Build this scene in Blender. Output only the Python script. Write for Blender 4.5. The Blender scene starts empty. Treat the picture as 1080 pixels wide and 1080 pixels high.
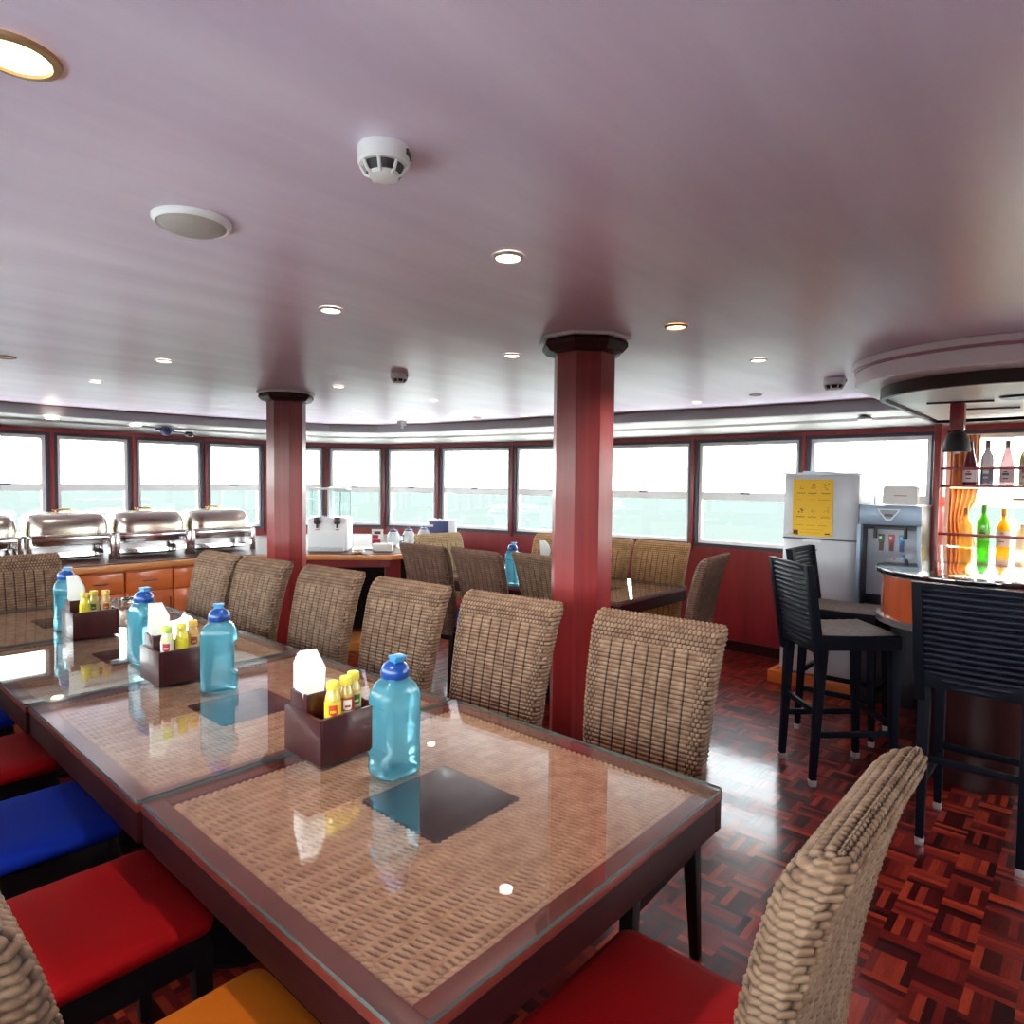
import bpy, bmesh, math, random
import numpy as np
from mathutils import Matrix, Vector
random.seed(7)
PI = math.pi
SC = bpy.context.scene
COL = SC.collection

# ------------------------------------------------------------------ camera, light, exposure
EYE = 1.47                                     # camera height
FPX = 694.0                                    # focal length in pixels of the 1080 frame
YAW, PITCH, ROLL = [math.radians(a) for a in (41.73, 2.56, -0.66)]


def cam_axes():
    f = np.array([math.cos(YAW) * math.cos(PITCH), math.sin(YAW) * math.cos(PITCH), -math.sin(PITCH)])
    r = np.array([math.sin(YAW), -math.cos(YAW), 0.0])
    d = np.cross(f, r)
    c, s = math.cos(ROLL), math.sin(ROLL)
    return c * r + s * d, -s * r + c * d, f


RT, DN, FW = cam_axes()
cam = bpy.data.cameras.new('camera')
cam.sensor_width = 36.0
cam.lens = FPX / 1080.0 * 36.0
cam.clip_start = 0.02
cam.clip_end = 6000
camo = bpy.data.objects.new('camera', cam)
COL.objects.link(camo)
mw = Matrix.Identity(4)
for i in range(3):
    mw[i][0] = RT[i]
    mw[i][1] = -DN[i]
    mw[i][2] = -FW[i]
mw[2][3] = EYE
camo.matrix_world = mw
SC.camera = camo

SKY_STRENGTH = 9.0
world = bpy.data.worlds.new('overcast_sky')
SC.world = world
world.use_nodes = True
wn, wl = world.node_tree.nodes, world.node_tree.links
wn.clear()
wo = wn.new('ShaderNodeOutputWorld')
bg = wn.new('ShaderNodeBackground')
tc = wn.new('ShaderNodeTexCoord')
sp = wn.new('ShaderNodeSeparateXYZ')
rp = wn.new('ShaderNodeValToRGB')
rp.color_ramp.elements[0].position = 0.0
rp.color_ramp.elements[0].color = (0.97, 1.0, 0.97, 1)
rp.color_ramp.elements[1].position = 0.6
rp.color_ramp.elements[1].color = (0.80, 0.92, 1.0, 1)
wl.new(tc.outputs['Generated'], sp.inputs[0])
wl.new(sp.outputs['Z'], rp.inputs[0])
wl.new(rp.outputs[0], bg.inputs[0])
bg.inputs[1].default_value = SKY_STRENGTH
wl.new(bg.outputs[0], wo.inputs[0])

sun = bpy.data.lights.new('sun', 'SUN')
sun.energy = 12.0
sun.angle = math.radians(3)
sun.color = (1.0, 0.97, 0.92)
suno = bpy.data.objects.new('sun', sun)
COL.objects.link(suno)
suno.rotation_euler = (math.radians(24), 0, math.radians(60))

vs = SC.view_settings
vs.view_transform = 'Standard'
vs.look = 'None'
vs.exposure = 0.94
vs.gamma = 1.0
vs.use_curve_mapping = False
SC.cycles.use_denoising = True
SC.cycles.max_bounces = 10
SC.cycles.diffuse_bounces = 5
SC.cycles.glossy_bounces = 5
SC.cycles.transmission_bounces = 8
SC.cycles.transparent_max_bounces = 16
SC.cycles.caustics_reflective = False
SC.cycles.caustics_refractive = False
SC.cycles.sample_clamp_indirect = 40.0


def ray(px, py):
    return RT * (px - 540) / FPX + DN * (py - 540) / FPX + FW


def at_z(px, py, z):
    d = ray(px, py)
    t = (z - EYE) / d[2]
    return Vector((d[0] * t, d[1] * t, z))


# ------------------------------------------------------------------ materials
MATS = {}


def newmat(name):
    m = bpy.data.materials.new(name)
    m.use_nodes = True
    n = m.node_tree.nodes
    b = n['Principled BSDF']
    MATS[name] = m
    return m, n, m.node_tree.links, b


def plain(name, col, rough=0.5, metal=0.0, coat=0.0, spec=0.5, emit=0.0, bump=0.0, bscale=60.0, trans=0.0):
    m, n, l, b = newmat(name)
    b.inputs['Base Color'].default_value = (*col, 1)
    b.inputs['Roughness'].default_value = rough
    b.inputs['Metallic'].default_value = metal
    b.inputs['Coat Weight'].default_value = coat
    b.inputs['Coat Roughness'].default_value = 0.08
    b.inputs['Specular IOR Level'].default_value = spec
    b.inputs['Transmission Weight'].default_value = trans
    if emit:
        b.inputs['Emission Color'].default_value = (*col, 1)
        b.inputs['Emission Strength'].default_value = emit
    if bump:
        t = n.new('ShaderNodeTexCoord')
        nz = n.new('ShaderNodeTexNoise')
        nz.inputs['Scale'].default_value = bscale
        nz.inputs['Detail'].default_value = 4
        bp = n.new('ShaderNodeBump')
        bp.inputs['Strength'].default_value = bump
        bp.inputs['Distance'].default_value = 0.01
        l.new(t.outputs['Object'], nz.inputs['Vector'])
        l.new(nz.outputs['Fac'], bp.inputs['Height'])
        l.new(bp.outputs[0], b.inputs['Normal'])
    return m


def wood(name, c1, c2, rough=0.3, coat=0.5, scale=(30, 30, 1.5), coat_rough=0.1):
    m, n, l, b = newmat(name)
    t = n.new('ShaderNodeTexCoord')
    mp = n.new('ShaderNodeMapping')
    mp.inputs['Scale'].default_value = scale
    nz = n.new('ShaderNodeTexNoise')
    nz.inputs['Scale'].default_value = 1.0
    nz.inputs['Detail'].default_value = 5
    nz.inputs['Distortion'].default_value = 0.6
    r = n.new('ShaderNodeValToRGB')
    r.color_ramp.elements[0].position = 0.3
    r.color_ramp.elements[0].color = (*c1, 1)
    r.color_ramp.elements[1].position = 0.7
    r.color_ramp.elements[1].color = (*c2, 1)
    l.new(t.outputs['Object'], mp.inputs[0])
    l.new(mp.outputs[0], nz.inputs['Vector'])
    l.new(nz.outputs['Fac'], r.inputs[0])
    l.new(r.outputs[0], b.inputs['Base Color'])
    b.inputs['Roughness'].default_value = rough
    b.inputs['Coat Weight'].default_value = coat
    b.inputs['Coat Roughness'].default_value = coat_rough
    return m


def glass(name, tint=(1, 1, 1), ior=1.5, rough=0.0):
    """thin clear sheet: see-through plus a Fresnel mirror reflection"""
    m, n, l, b = newmat(name)
    n.remove(b)
    o = n['Material Output']
    tr = n.new('ShaderNodeBsdfTransparent')
    tr.inputs[0].default_value = (*tint, 1)
    gl = n.new('ShaderNodeBsdfGlossy')
    gl.inputs['Roughness'].default_value = rough
    fr = n.new('ShaderNodeFresnel')
    fr.inputs['IOR'].default_value = ior
    mx = n.new('ShaderNodeMixShader')
    geo = n.new('ShaderNodeNewGeometry')
    # the Fresnel node inverts the IOR on back faces; undo that, so both faces of the thin sheet act alike
    inv = n.new('ShaderNodeMath')
    inv.operation = 'DIVIDE'
    inv.inputs[0].default_value = 1.0
    inv.inputs[1].default_value = ior
    mixv = n.new('ShaderNodeMix')
    mixv.data_type = 'FLOAT'
    l.new(geo.outputs['Backfacing'], mixv.inputs[0])
    mixv.inputs[2].default_value = ior
    l.new(inv.outputs[0], mixv.inputs[3])
    l.new(mixv.outputs[0], fr.inputs['IOR'])
    l.new(fr.outputs[0], mx.inputs[0])
    l.new(tr.outputs[0], mx.inputs[1])
    l.new(gl.outputs[0], mx.inputs[2])
    l.new(mx.outputs[0], o.inputs[0])
    return m


def weave_mat(name, strand_a, strand_b, gap, rough=0.65):
    m, n, l, b = newmat(name)
    at = n.new('ShaderNodeAttribute')
    at.attribute_name = 'weave'
    t = n.new('ShaderNodeTexCoord')
    nz = n.new('ShaderNodeTexNoise')
    nz.inputs['Scale'].default_value = 26
    nz.inputs['Detail'].default_value = 4
    l.new(t.outputs['Object'], nz.inputs['Vector'])
    r = n.new('ShaderNodeValToRGB')
    r.color_ramp.elements[0].position = 0.35
    r.color_ramp.elements[0].color = (*strand_a, 1)
    r.color_ramp.elements[1].position = 0.68
    r.color_ramp.elements[1].color = (*strand_b, 1)
    l.new(nz.outputs['Fac'], r.inputs[0])
    mr = n.new('ShaderNodeMapRange')
    mr.inputs['From Min'].default_value = 0.14
    mr.inputs['From Max'].default_value = 0.68
    l.new(at.outputs['Fac'], mr.inputs[0])
    mx = n.new('ShaderNodeMix')
    mx.data_type = 'RGBA'
    mx.inputs[6].default_value = (*gap, 1)
    l.new(mr.outputs[0], mx.inputs[0])
    l.new(r.outputs[0], mx.inputs[7])
    l.new(mx.outputs[2], b.inputs['Base Color'])
    b.inputs['Roughness'].default_value = rough
    b.inputs['Specular IOR Level'].default_value = 0.3
    return m


def parquet():
    m, n, l, b = newmat('parquet')
    t = n.new('ShaderNodeTexCoord')
    S = 0.121
    NS = 5.0

    def M(op, a, c=None):
        q = n.new('ShaderNodeMath')
        q.operation = op
        for i, v in enumerate((a, c)):
            if v is None:
                continue
            if isinstance(v, (int, float)):
                q.inputs[i].default_value = v
            else:
                l.new(v, q.inputs[i])
        return q.outputs[0]
    s = n.new('ShaderNodeSeparateXYZ')
    l.new(t.outputs['Object'], s.inputs[0])
    u = M('DIVIDE', s.outputs['X'], S)
    v = M('DIVIDE', s.outputs['Y'], S)
    iu, iv = M('FLOOR', u), M('FLOOR', v)
    fu, fv = M('SUBTRACT', u, iu), M('SUBTRACT', v, iv)
    par = M('FLOORED_MODULO', M('ADD', iu, iv), 2.0)

    def pick(a, c):
        q = n.new('ShaderNodeMix')
        q.data_type = 'FLOAT'
        l.new(par, q.inputs[0])
        l.new(a, q.inputs[2])
        l.new(c, q.inputs[3])
        return q.outputs[0]
    across, along = pick(fu, fv), pick(fv, fu)
    st = M('MULTIPLY', across, NS)
    ist = M('FLOOR', st)
    fst = M('SUBTRACT', st, ist)
    cx = n.new('ShaderNodeCombineXYZ')
    l.new(iu, cx.inputs[0])
    l.new(iv, cx.inputs[1])
    l.new(ist, cx.inputs[2])
    wnz = n.new('ShaderNodeTexWhiteNoise')
    wnz.noise_dimensions = '3D'
    l.new(cx.outputs[0], wnz.inputs['Vector'])
    r = n.new('ShaderNodeValToRGB')
    e = r.color_ramp.elements
    e[0].position = 0.0
    e[0].color = (0.014, 0.0015, 0.002, 1)
    e[1].position = 1.0
    e[1].color = (0.27, 0.030, 0.012, 1)
    q = e.new(0.22)
    q.color = (0.048, 0.0035, 0.004, 1)
    q = e.new(0.65)
    q.color = (0.135, 0.010, 0.008, 1)
    l.new(wnz.outputs['Value'], r.inputs[0])
    # grain along the strip
    gx = n.new('ShaderNodeCombineXYZ')
    l.new(M('MULTIPLY', across, 22.0), gx.inputs[0])
    l.new(M('MULTIPLY', along, 2.0), gx.inputs[1])
    l.new(M('MULTIPLY', wnz.outputs['Value'], 40.0), gx.inputs[2])
    gn = n.new('ShaderNodeTexNoise')
    gn.inputs['Scale'].default_value = 1.0
    gn.inputs['Detail'].default_value = 4
    l.new(gx.outputs[0], gn.inputs['Vector'])
    gm = n.new('ShaderNodeMix')
    gm.data_type = 'RGBA'
    gm.blend_type = 'MULTIPLY'
    gm.inputs[0].default_value = 1.0
    gr = n.new('ShaderNodeMapRange')
    gr.inputs['From Min'].default_value = 0.3
    gr.inputs['From Max'].default_value = 0.7
    gr.inputs['To Min'].default_value = 0.75
    gr.inputs['To Max'].default_value = 1.15
    l.new(gn.outputs['Fac'], gr.inputs[0])
    l.new(r.outputs[0], gm.inputs[6])
    l.new(gr.outputs[0], gm.inputs[7])
    l.new(gm.outputs[2], b.inputs['Base Color'])
    # joints
    d1 = M('MINIMUM', fst, M('SUBTRACT', 1.0, fst))
    d2 = M('MULTIPLY', M('MINIMUM', along, M('SUBTRACT', 1.0, along)), NS)
    jd = M('MINIMUM', M('DIVIDE', M('MINIMUM', d1, d2), 0.04), 1.0)
    big = n.new('ShaderNodeTexNoise')
    big.inputs['Scale'].default_value = 5.0
    big.inputs['Detail'].default_value = 3
    l.new(t.outputs['Object'], big.inputs['Vector'])
    bp = n.new('ShaderNodeBump')
    bp.inputs['Strength'].default_value = 0.11
    bp.inputs['Distance'].default_value = 0.004
    hsum = M('ADD', M('MULTIPLY', jd, 0.35), M('ADD', M('MULTIPLY', big.outputs['Fac'], 2.2), M('MULTIPLY', wnz.outputs['Value'], 0.5)))
    l.new(hsum, bp.inputs['Height'])
    l.new(bp.outputs[0], b.inputs['Normal'])
    b.inputs['Roughness'].default_value = 0.35
    b.inputs['Specular IOR Level'].default_value = 0.08
    b.inputs['Coat Weight'].default_value = 0.45
    b.inputs['Coat Roughness'].default_value = 0.10
    l.new(bp.outputs[0], b.inputs['Coat Normal'])
    return m


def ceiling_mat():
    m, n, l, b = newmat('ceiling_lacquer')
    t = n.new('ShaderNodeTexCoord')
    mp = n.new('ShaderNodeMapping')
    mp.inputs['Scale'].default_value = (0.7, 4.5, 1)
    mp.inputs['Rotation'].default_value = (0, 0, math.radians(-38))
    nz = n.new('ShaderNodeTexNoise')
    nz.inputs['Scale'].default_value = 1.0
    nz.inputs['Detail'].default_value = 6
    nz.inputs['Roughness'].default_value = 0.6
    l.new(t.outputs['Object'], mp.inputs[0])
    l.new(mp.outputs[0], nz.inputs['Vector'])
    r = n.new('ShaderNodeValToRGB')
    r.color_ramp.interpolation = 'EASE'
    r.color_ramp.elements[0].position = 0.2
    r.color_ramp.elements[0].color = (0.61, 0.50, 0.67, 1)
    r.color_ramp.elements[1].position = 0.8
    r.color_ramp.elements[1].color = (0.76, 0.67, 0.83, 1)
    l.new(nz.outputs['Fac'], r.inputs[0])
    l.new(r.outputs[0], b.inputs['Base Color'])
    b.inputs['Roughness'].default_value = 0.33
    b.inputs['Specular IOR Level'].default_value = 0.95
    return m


def water_mat():
    m, n, l, b = newmat('sea_water')
    t = n.new('ShaderNodeTexCoord')
    mp = n.new('ShaderNodeMapping')
    mp.inputs['Scale'].default_value = (0.02, 0.09, 1)
    mp.inputs['Rotation'].default_value = (0, 0, math.radians(42))
    nz = n.new('ShaderNodeTexNoise')
    nz.inputs['Detail'].default_value = 4
    nz.inputs['Scale'].default_value = 1.0
    r = n.new('ShaderNodeValToRGB')
    r.color_ramp.elements[0].position = 0.35
    r.color_ramp.elements[0].color = (0.0395, 0.0455, 0.0420, 1)
    r.color_ramp.elements[1].position = 0.7
    r.color_ramp.elements[1].color = (0.0425, 0.0475, 0.0440, 1)
    l.new(t.outputs['Object'], mp.inputs[0])
    l.new(mp.outputs[0], nz.inputs['Vector'])
    l.new(nz.outputs['Fac'], r.inputs[0])
    l.new(r.outputs[0], b.inputs['Base Color'])
    b.inputs['Roughness'].default_value = 1.0
    b.inputs['Specular IOR Level'].default_value = 0.0
    return m


def aqua_mat():
    """tinted clear plastic of the water bottles, part see-through, part glowing through"""
    m, n, l, b = newmat('aqua_plastic')
    n.remove(b)
    o = n['Material Output']
    tr = n.new('ShaderNodeBsdfTransparent')
    tr.inputs[0].default_value = (0.58, 0.89, 0.99, 1)
    tl = n.new('ShaderNodeBsdfTranslucent')
    tl.inputs[0].default_value = (0.28, 0.84, 0.99, 1)
    df = n.new('ShaderNodeBsdfDiffuse')
    df.inputs[0].default_value = (0.16, 0.66, 0.88, 1)
    gl = n.new('ShaderNodeBsdfGlossy')
    gl.inputs['Roughness'].default_value = 0.12
    fr = n.new('ShaderNodeFresnel')
    fr.inputs['IOR'].default_value = 1.45
    m1 = n.new('ShaderNodeMixShader')
    m1.inputs[0].default_value = 0.55
    m2 = n.new('ShaderNodeMixShader')
    m2.inputs[0].default_value = 0.62
    m3 = n.new('ShaderNodeMixShader')
    l.new(df.outputs[0], m1.inputs[1])
    l.new(tl.outputs[0], m1.inputs[2])
    l.new(m1.outputs[0], m2.inputs[1])
    l.new(tr.outputs[0], m2.inputs[2])
    l.new(fr.outputs[0], m3.inputs[0])
    l.new(m2.outputs[0], m3.inputs[1])
    l.new(gl.outputs[0], m3.inputs[2])
    l.new(m3.outputs[0], o.inputs[0])
    return m


def tinted(name, col, clear=0.4, rough=0.08):
    m, n, l, b = newmat(name)
    b.inputs['Base Color'].default_value = (*col, 1)
    b.inputs['Roughness'].default_value = rough
    o = n['Material Output']
    tr = n.new('ShaderNodeBsdfTransparent')
    tr.inputs[0].default_value = (*[min(1, c * 1.2 + 0.1) for c in col], 1)
    mx = n.new('ShaderNodeMixShader')
    mx.inputs[0].default_value = clear
    l.new(b.outputs[0], mx.inputs[1])
    l.new(tr.outputs[0], mx.inputs[2])
    l.new(mx.outputs[0], o.inputs[0])
    return m


PARQUET = parquet()
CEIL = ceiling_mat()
SEA = water_mat()
WHITEP = plain('white_paint', (0.33, 0.33, 0.325), 0.5)
REDWOOD = wood('red_mahogany', (0.185, 0.009, 0.014), (0.250, 0.016, 0.022), 0.38, 0.05, (9, 9, 0.8))
COLWOOD = wood('column_mahogany', (0.19, 0.010, 0.013), (0.27, 0.020, 0.020), 0.30, 0.03, (25, 25, 0.7))
DARKWOOD = wood('dark_mahogany', (0.018, 0.0022, 0.003), (0.032, 0.0045, 0.005), 0.4, 0.05, (20, 20, 2))
DARKWOOD.node_tree.nodes['Principled BSDF'].inputs['Specular IOR Level'].default_value = 0.3
CABWOOD = wood('orange_cherry', (0.60, 0.12, 0.022), (0.74, 0.19, 0.04), 0.35, 0.4, (3, 3, 12))
TOPWOOD = wood('counter_edge_wood', (0.55, 0.20, 0.05), (0.65, 0.26, 0.07), 0.35, 0.4, (3, 12, 12))
BARWOOD = wood('bar_front_wood', (0.40, 0.07, 0.025), (0.50, 0.10, 0.03), 0.25, 0.7, (14, 14, 1))
FRAMEDARK = plain('window_dark_frame', (0.025, 0.018, 0.035), 0.35)
SASH = plain('white_sash', (0.85, 0.87, 0.87), 0.4)
WINGLASS = glass('window_glass', (0.97, 0.99, 0.985), 1.45)
TABGLASS = glass('table_glass', (0.98, 0.99, 0.99), 2.3)
GLASSEDGE = plain('glass_edge', (0.10, 0.15, 0.145), 0.12)
TABWOOD = wood('table_mahogany', (0.130, 0.020, 0.015), (0.185, 0.034, 0.024), 0.4, 0.0, (3, 20, 20))
APRON = wood('table_apron_wood', (0.020, 0.003, 0.004), (0.034, 0.005, 0.006), 0.5, 0.0, (3, 20, 20))
APRON.node_tree.nodes['Principled BSDF'].inputs['Specular IOR Level'].default_value = 0.2
BLACKWOOD = plain('ebonised_wood', (0.005, 0.003, 0.004), 0.45, spec=0.2)
INSET = plain('dark_inset_panel', (0.03, 0.012, 0.014), 0.2)
SEAGRASS = weave_mat('woven_seagrass', (0.155, 0.085, 0.050), (0.250, 0.158, 0.100), (0.008, 0.003, 0.002))
GOLDGRASS = weave_mat('golden_seagrass', (0.40, 0.21, 0.085), (0.55, 0.32, 0.14), (0.05, 0.02, 0.008))
PALEGRASS = weave_mat('pale_seagrass', (0.40, 0.28, 0.15), (0.52, 0.38, 0.21), (0.10, 0.06, 0.03))
BROWNGRASS = weave_mat('brown_seagrass', (0.135, 0.068, 0.046), (0.21, 0.115, 0.08), (0.03, 0.012, 0.008))
PANELROPE = weave_mat('woven_rope_panel', (0.48, 0.25, 0.145), (0.68, 0.41, 0.265), (0.050, 0.012, 0.006))
REDFAB = plain('red_cushion', (0.27, 0.0005, 0.002), 0.75, spec=0.12, bump=0.15, bscale=300)
BLUEFAB = plain('blue_cushion', (0.002, 0.018, 0.27), 0.75, spec=0.12, bump=0.15, bscale=300)
ORANGEFAB = plain('orange_cushion', (0.48, 0.11, 0.004), 0.75, spec=0.12, bump=0.15, bscale=300)
YELLOWFAB = plain('yellow_cushion', (0.85, 0.56, 0.02), 0.75, spec=0.12, bump=0.15, bscale=300)
AQUA = aqua_mat()
CAPBLUE = plain('blue_cap', (0.004, 0.05, 0.26), 0.3, coat=0.3)
TABBLUE = plain('light_blue_tab', (0.03, 0.22, 0.46), 0.35)
BOXRED = wood('caddy_mahogany', (0.036, 0.0025, 0.004), (0.056, 0.004, 0.006), 0.35, 0.25, (20, 20, 2))
PAPER = plain('white_paper', (0.88, 0.89, 0.87), 0.8)
YCAP = plain('yellow_cap', (0.75, 0.62, 0.06), 0.4)
STEEL = plain('polished_steel', (0.62, 0.61, 0.60), 0.16, metal=1.0)
BRUSHED = plain('brushed_steel', (0.58, 0.53, 0.45), 0.24, metal=1.0)
BRASS = plain('brass', (0.75, 0.50, 0.18), 0.25, metal=1.0)
BLACK = plain('black_plastic', (0.015, 0.015, 0.018), 0.4)
WHITEPL = plain('white_plastic', (0.78, 0.80, 0.82), 0.4)
FRIDGEW = plain('fridge_enamel', (0.52, 0.53, 0.58), 0.35, coat=0.2)
GREYSTEEL = plain('blue_grey_metal', (0.22, 0.28, 0.38), 0.35, metal=0.3)
DARKGREY = plain('dark_grey_plastic', (0.03, 0.03, 0.045), 0.35)
STOOLDARK = plain('black_woven_resin', (0.0035, 0.004, 0.009), 0.55, spec=0.10)
STOOLSEAT = weave_mat('dark_woven_seat', (0.17, 0.15, 0.15), (0.25, 0.22, 0.22), (0.04, 0.035, 0.04), 0.35)
BARTOP = plain('dark_polished_bar_top', (0.012, 0.008, 0.010), 0.06, coat=1.0, spec=0.8)
LAMP_WARM = plain('lit_lamp_warm', (1.0, 0.72, 0.36), 0.5, emit=6.0)
LAMP_WHITE = plain('lit_lamp_white', (1.0, 0.90, 0.74), 0.5, emit=7.0)
LAMP_OFF = plain('unlit_lamp', (0.30, 0.22, 0.16), 0.3)
RIM = plain('lamp_rim', (0.62, 0.58, 0.52), 0.35)
RIMBROWN = plain('brown_lamp_rim', (0.34, 0.20, 0.10), 0.35)
CURTAIN = plain('amber_curtain', (0.55, 0.22, 0.09), 0.8, bump=0.1, bscale=40)
NAVY = plain('navy_plastic', (0.03, 0.04, 0.16), 0.35)
POSTERY = plain('yellow_poster_paper', (0.80, 0.47, 0.012), 0.6)

# ------------------------------------------------------------------ mesh helpers


class MB:
    """collects boxes, lathes, tubes ... and links them as one mesh object"""

    def __init__(self):
        self.v = []
        self.f = []
        self.mi = []

    def add(self, vs_, fs_, mi=0):
        o = len(self.v)
        self.v += [tuple(p) for p in vs_]
        self.f += [[i + o for i in q] for q in fs_]
        self.mi += [mi] * len(fs_)
        return self

    def box(self, a, b, mi=0, rz=0.0, piv=None):
        x0, y0, z0 = a
        x1, y1, z1 = b
        p = [(x0, y0, z0), (x1, y0, z0), (x1, y1, z0), (x0, y1, z0), (x0, y0, z1), (x1, y0, z1), (x1, y1, z1), (x0, y1, z1)]
        if rz:
            c, s = math.cos(rz), math.sin(rz)
            cx, cy = piv or ((x0 + x1) / 2, (y0 + y1) / 2)
            p = [(cx + (x - cx) * c - (y - cy) * s, cy + (x - cx) * s + (y - cy) * c, z) for x, y, z in p]
        return self.add(p, [(0, 3, 2, 1), (4, 5, 6, 7), (0, 1, 5, 4), (1, 2, 6, 5), (2, 3, 7, 6), (3, 0, 4, 7)], mi)

    def loft(self, rings, cap=True, mi=0, closed=True):
        n = len(rings[0])
        vs_, fs_ = [], []
        for r in rings:
            vs_ += r
        for k in range(len(rings) - 1):
            for i in range(n if closed else n - 1):
                j = (i + 1) % n
                fs_.append((k * n + i, k * n + j, (k + 1) * n + j, (k + 1) * n + i))
        if cap:
            fs_.append(tuple(range(n - 1, -1, -1)))
            m = (len(rings) - 1) * n
            fs_.append(tuple(range(m, m + n)))
        return self.add(vs_, fs_, mi)

    def lathe(self, prof, n=24, c=(0, 0, 0), mi=0, cap=True):
        return self.loft([[(c[0] + r * math.cos(2 * PI * i / n), c[1] + r * math.sin(2 * PI * i / n), c[2] + z) for i in range(n)] for r, z in prof], cap, mi)

    def prism(self, poly, z0, z1, mi=0):
        return self.loft([[(x, y, z0) for x, y in poly], [(x, y, z1) for x, y in poly]], True, mi)

    def tube(self, pts, r, n=10, mi=0):
        pts = [Vector(p) for p in pts]
        rs = r if isinstance(r, (list, tuple)) else [r] * len(pts)
        rings = []
        for i, p in enumerate(pts):
            d = (pts[min(i + 1, len(pts) - 1)] - pts[max(i - 1, 0)]).normalized()
            up = Vector((0, 0, 1)) if abs(d.z) < 0.9 else Vector((1, 0, 0))
            a = d.cross(up).normalized()
            b = a.cross(d).normalized()
            rings.append([tuple(p + (a * math.cos(2 * PI * k / n) + b * math.sin(2 * PI * k / n)) * rs[i]) for k in range(n)])
        return self.loft(rings, True, mi)

    def leg(self, p0, p1, w0, w1, mi=0):
        """square tapered leg from the top p0 (size w0) down to the foot p1 (size w1)"""
        rings = []
        for p, w in ((p1, w1), (p0, w0)):
            h = w / 2
            rings.append([(p[0] - h, p[1] - h, p[2]), (p[0] + h, p[1] - h, p[2]), (p[0] + h, p[1] + h, p[2]), (p[0] - h, p[1] + h, p[2])])
        return self.loft(rings, True, mi)

    def data(self, name, mats, bevel=0.0, smooth=35, seg=2):
        me = bpy.data.meshes.new(name)
        me.from_pydata(self.v, [], self.f)
        for m in (mats if isinstance(mats, (list, tuple)) else [mats]):
            me.materials.append(m)
        if any(self.mi):
            me.polygons.foreach_set('material_index', self.mi)
        bm = bmesh.new()
        bm.from_mesh(me)
        bmesh.ops.recalc_face_normals(bm, faces=bm.faces)
        if bevel:
            es = [e for e in bm.edges if len(e.link_faces) == 2 and e.calc_face_angle(0) > math.radians(30)]
            bmesh.ops.bevel(bm, geom=es, offset=bevel, segments=seg, profile=0.6, affect='EDGES', clamp_overlap=True)
        bm.to_mesh(me)
        bm.free()
        if smooth:
            me.polygons.foreach_set('use_smooth', [True] * len(me.polygons))
            me.set_sharp_from_angle(angle=math.radians(smooth))
        return me

    def build(self, name, mats, parent=None, bevel=0.0, smooth=35, seg=2):
        return link(name, self.data(name, mats, bevel, smooth, seg), parent)


def link(name, data, parent=None):
    o = bpy.data.objects.new(name, data)
    COL.objects.link(o)
    if parent is not None:
        o.parent = parent
    return o


def tag(o, label=None, cat=None, group=None, kind=None):
    if label:
        o['label'] = label
    if cat:
        o['category'] = cat
    if group:
        o['group'] = group
    if kind:
        o['kind'] = kind
    return o


def thing(name, label, cat, loc=(0, 0, 0), rz=0.0, group=None, kind=None):
    o = bpy.data.objects.new(name, None)
    o.empty_display_size = 0.05
    COL.objects.link(o)
    o.location = loc
    o.rotation_euler = (0, 0, rz)
    return tag(o, label, cat, group, kind)


def struct(o, label=None):
    o['kind'] = 'structure'
    if label:
        o['label'] = label
    return o


def set_mat(o, m):
    o.material_slots[0].link = 'OBJECT'
    o.material_slots[0].material = m
    return o


def rrect(w, d, r, n=6, cx=0.0, cy=0.0):
    pts = []
    for sx, sy, a0 in ((1, 1, 0), (-1, 1, 90), (-1, -1, 180), (1, -1, 270)):
        for k in range(n + 1):
            a = math.radians(a0 + 90 * k / n)
            pts.append((cx + sx * (w / 2 - r) + r * math.cos(a), cy + sy * (d / 2 - r) + r * math.sin(a)))
    return pts


def grid_mesh(name, P, wv, closed_u, mats):
    """P: (rows, cols, 3) array of points, wv: (rows, cols) weave depth 0..1 kept as an attribute"""
    R, C = wv.shape
    idx = np.arange(R * C).reshape(R, C)
    if closed_u:
        nx = np.roll(idx, -1, axis=1)
        a, b, c, d = idx[:-1], nx[:-1], nx[1:], idx[1:]
    else:
        a, b, c, d = idx[:-1, :-1], idx[:-1, 1:], idx[1:, 1:], idx[1:, :-1]
    F = np.stack([a, b, c, d], -1).reshape(-1, 4)
    me = bpy.data.meshes.new(name)
    me.vertices.add(R * C)
    me.vertices.foreach_set('co', P.reshape(-1).astype(np.float32))
    nf = len(F)
    me.loops.add(nf * 4)
    me.loops.foreach_set('vertex_index', F.reshape(-1).astype(np.int32))
    me.polygons.add(nf)
    me.polygons.foreach_set('loop_start', np.arange(0, nf * 4, 4, dtype=np.int32))
    me.polygons.foreach_set('loop_total', np.full(nf, 4, dtype=np.int32))
    me.update(calc_edges=True)
    at = me.attributes.new('weave', 'FLOAT', 'POINT')
    at.data.foreach_set('value', wv.reshape(-1).astype(np.float32))
    me.materials.append(mats)
    me.polygons.foreach_set('use_smooth', [True] * nf)
    me.validate()
    return me


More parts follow.
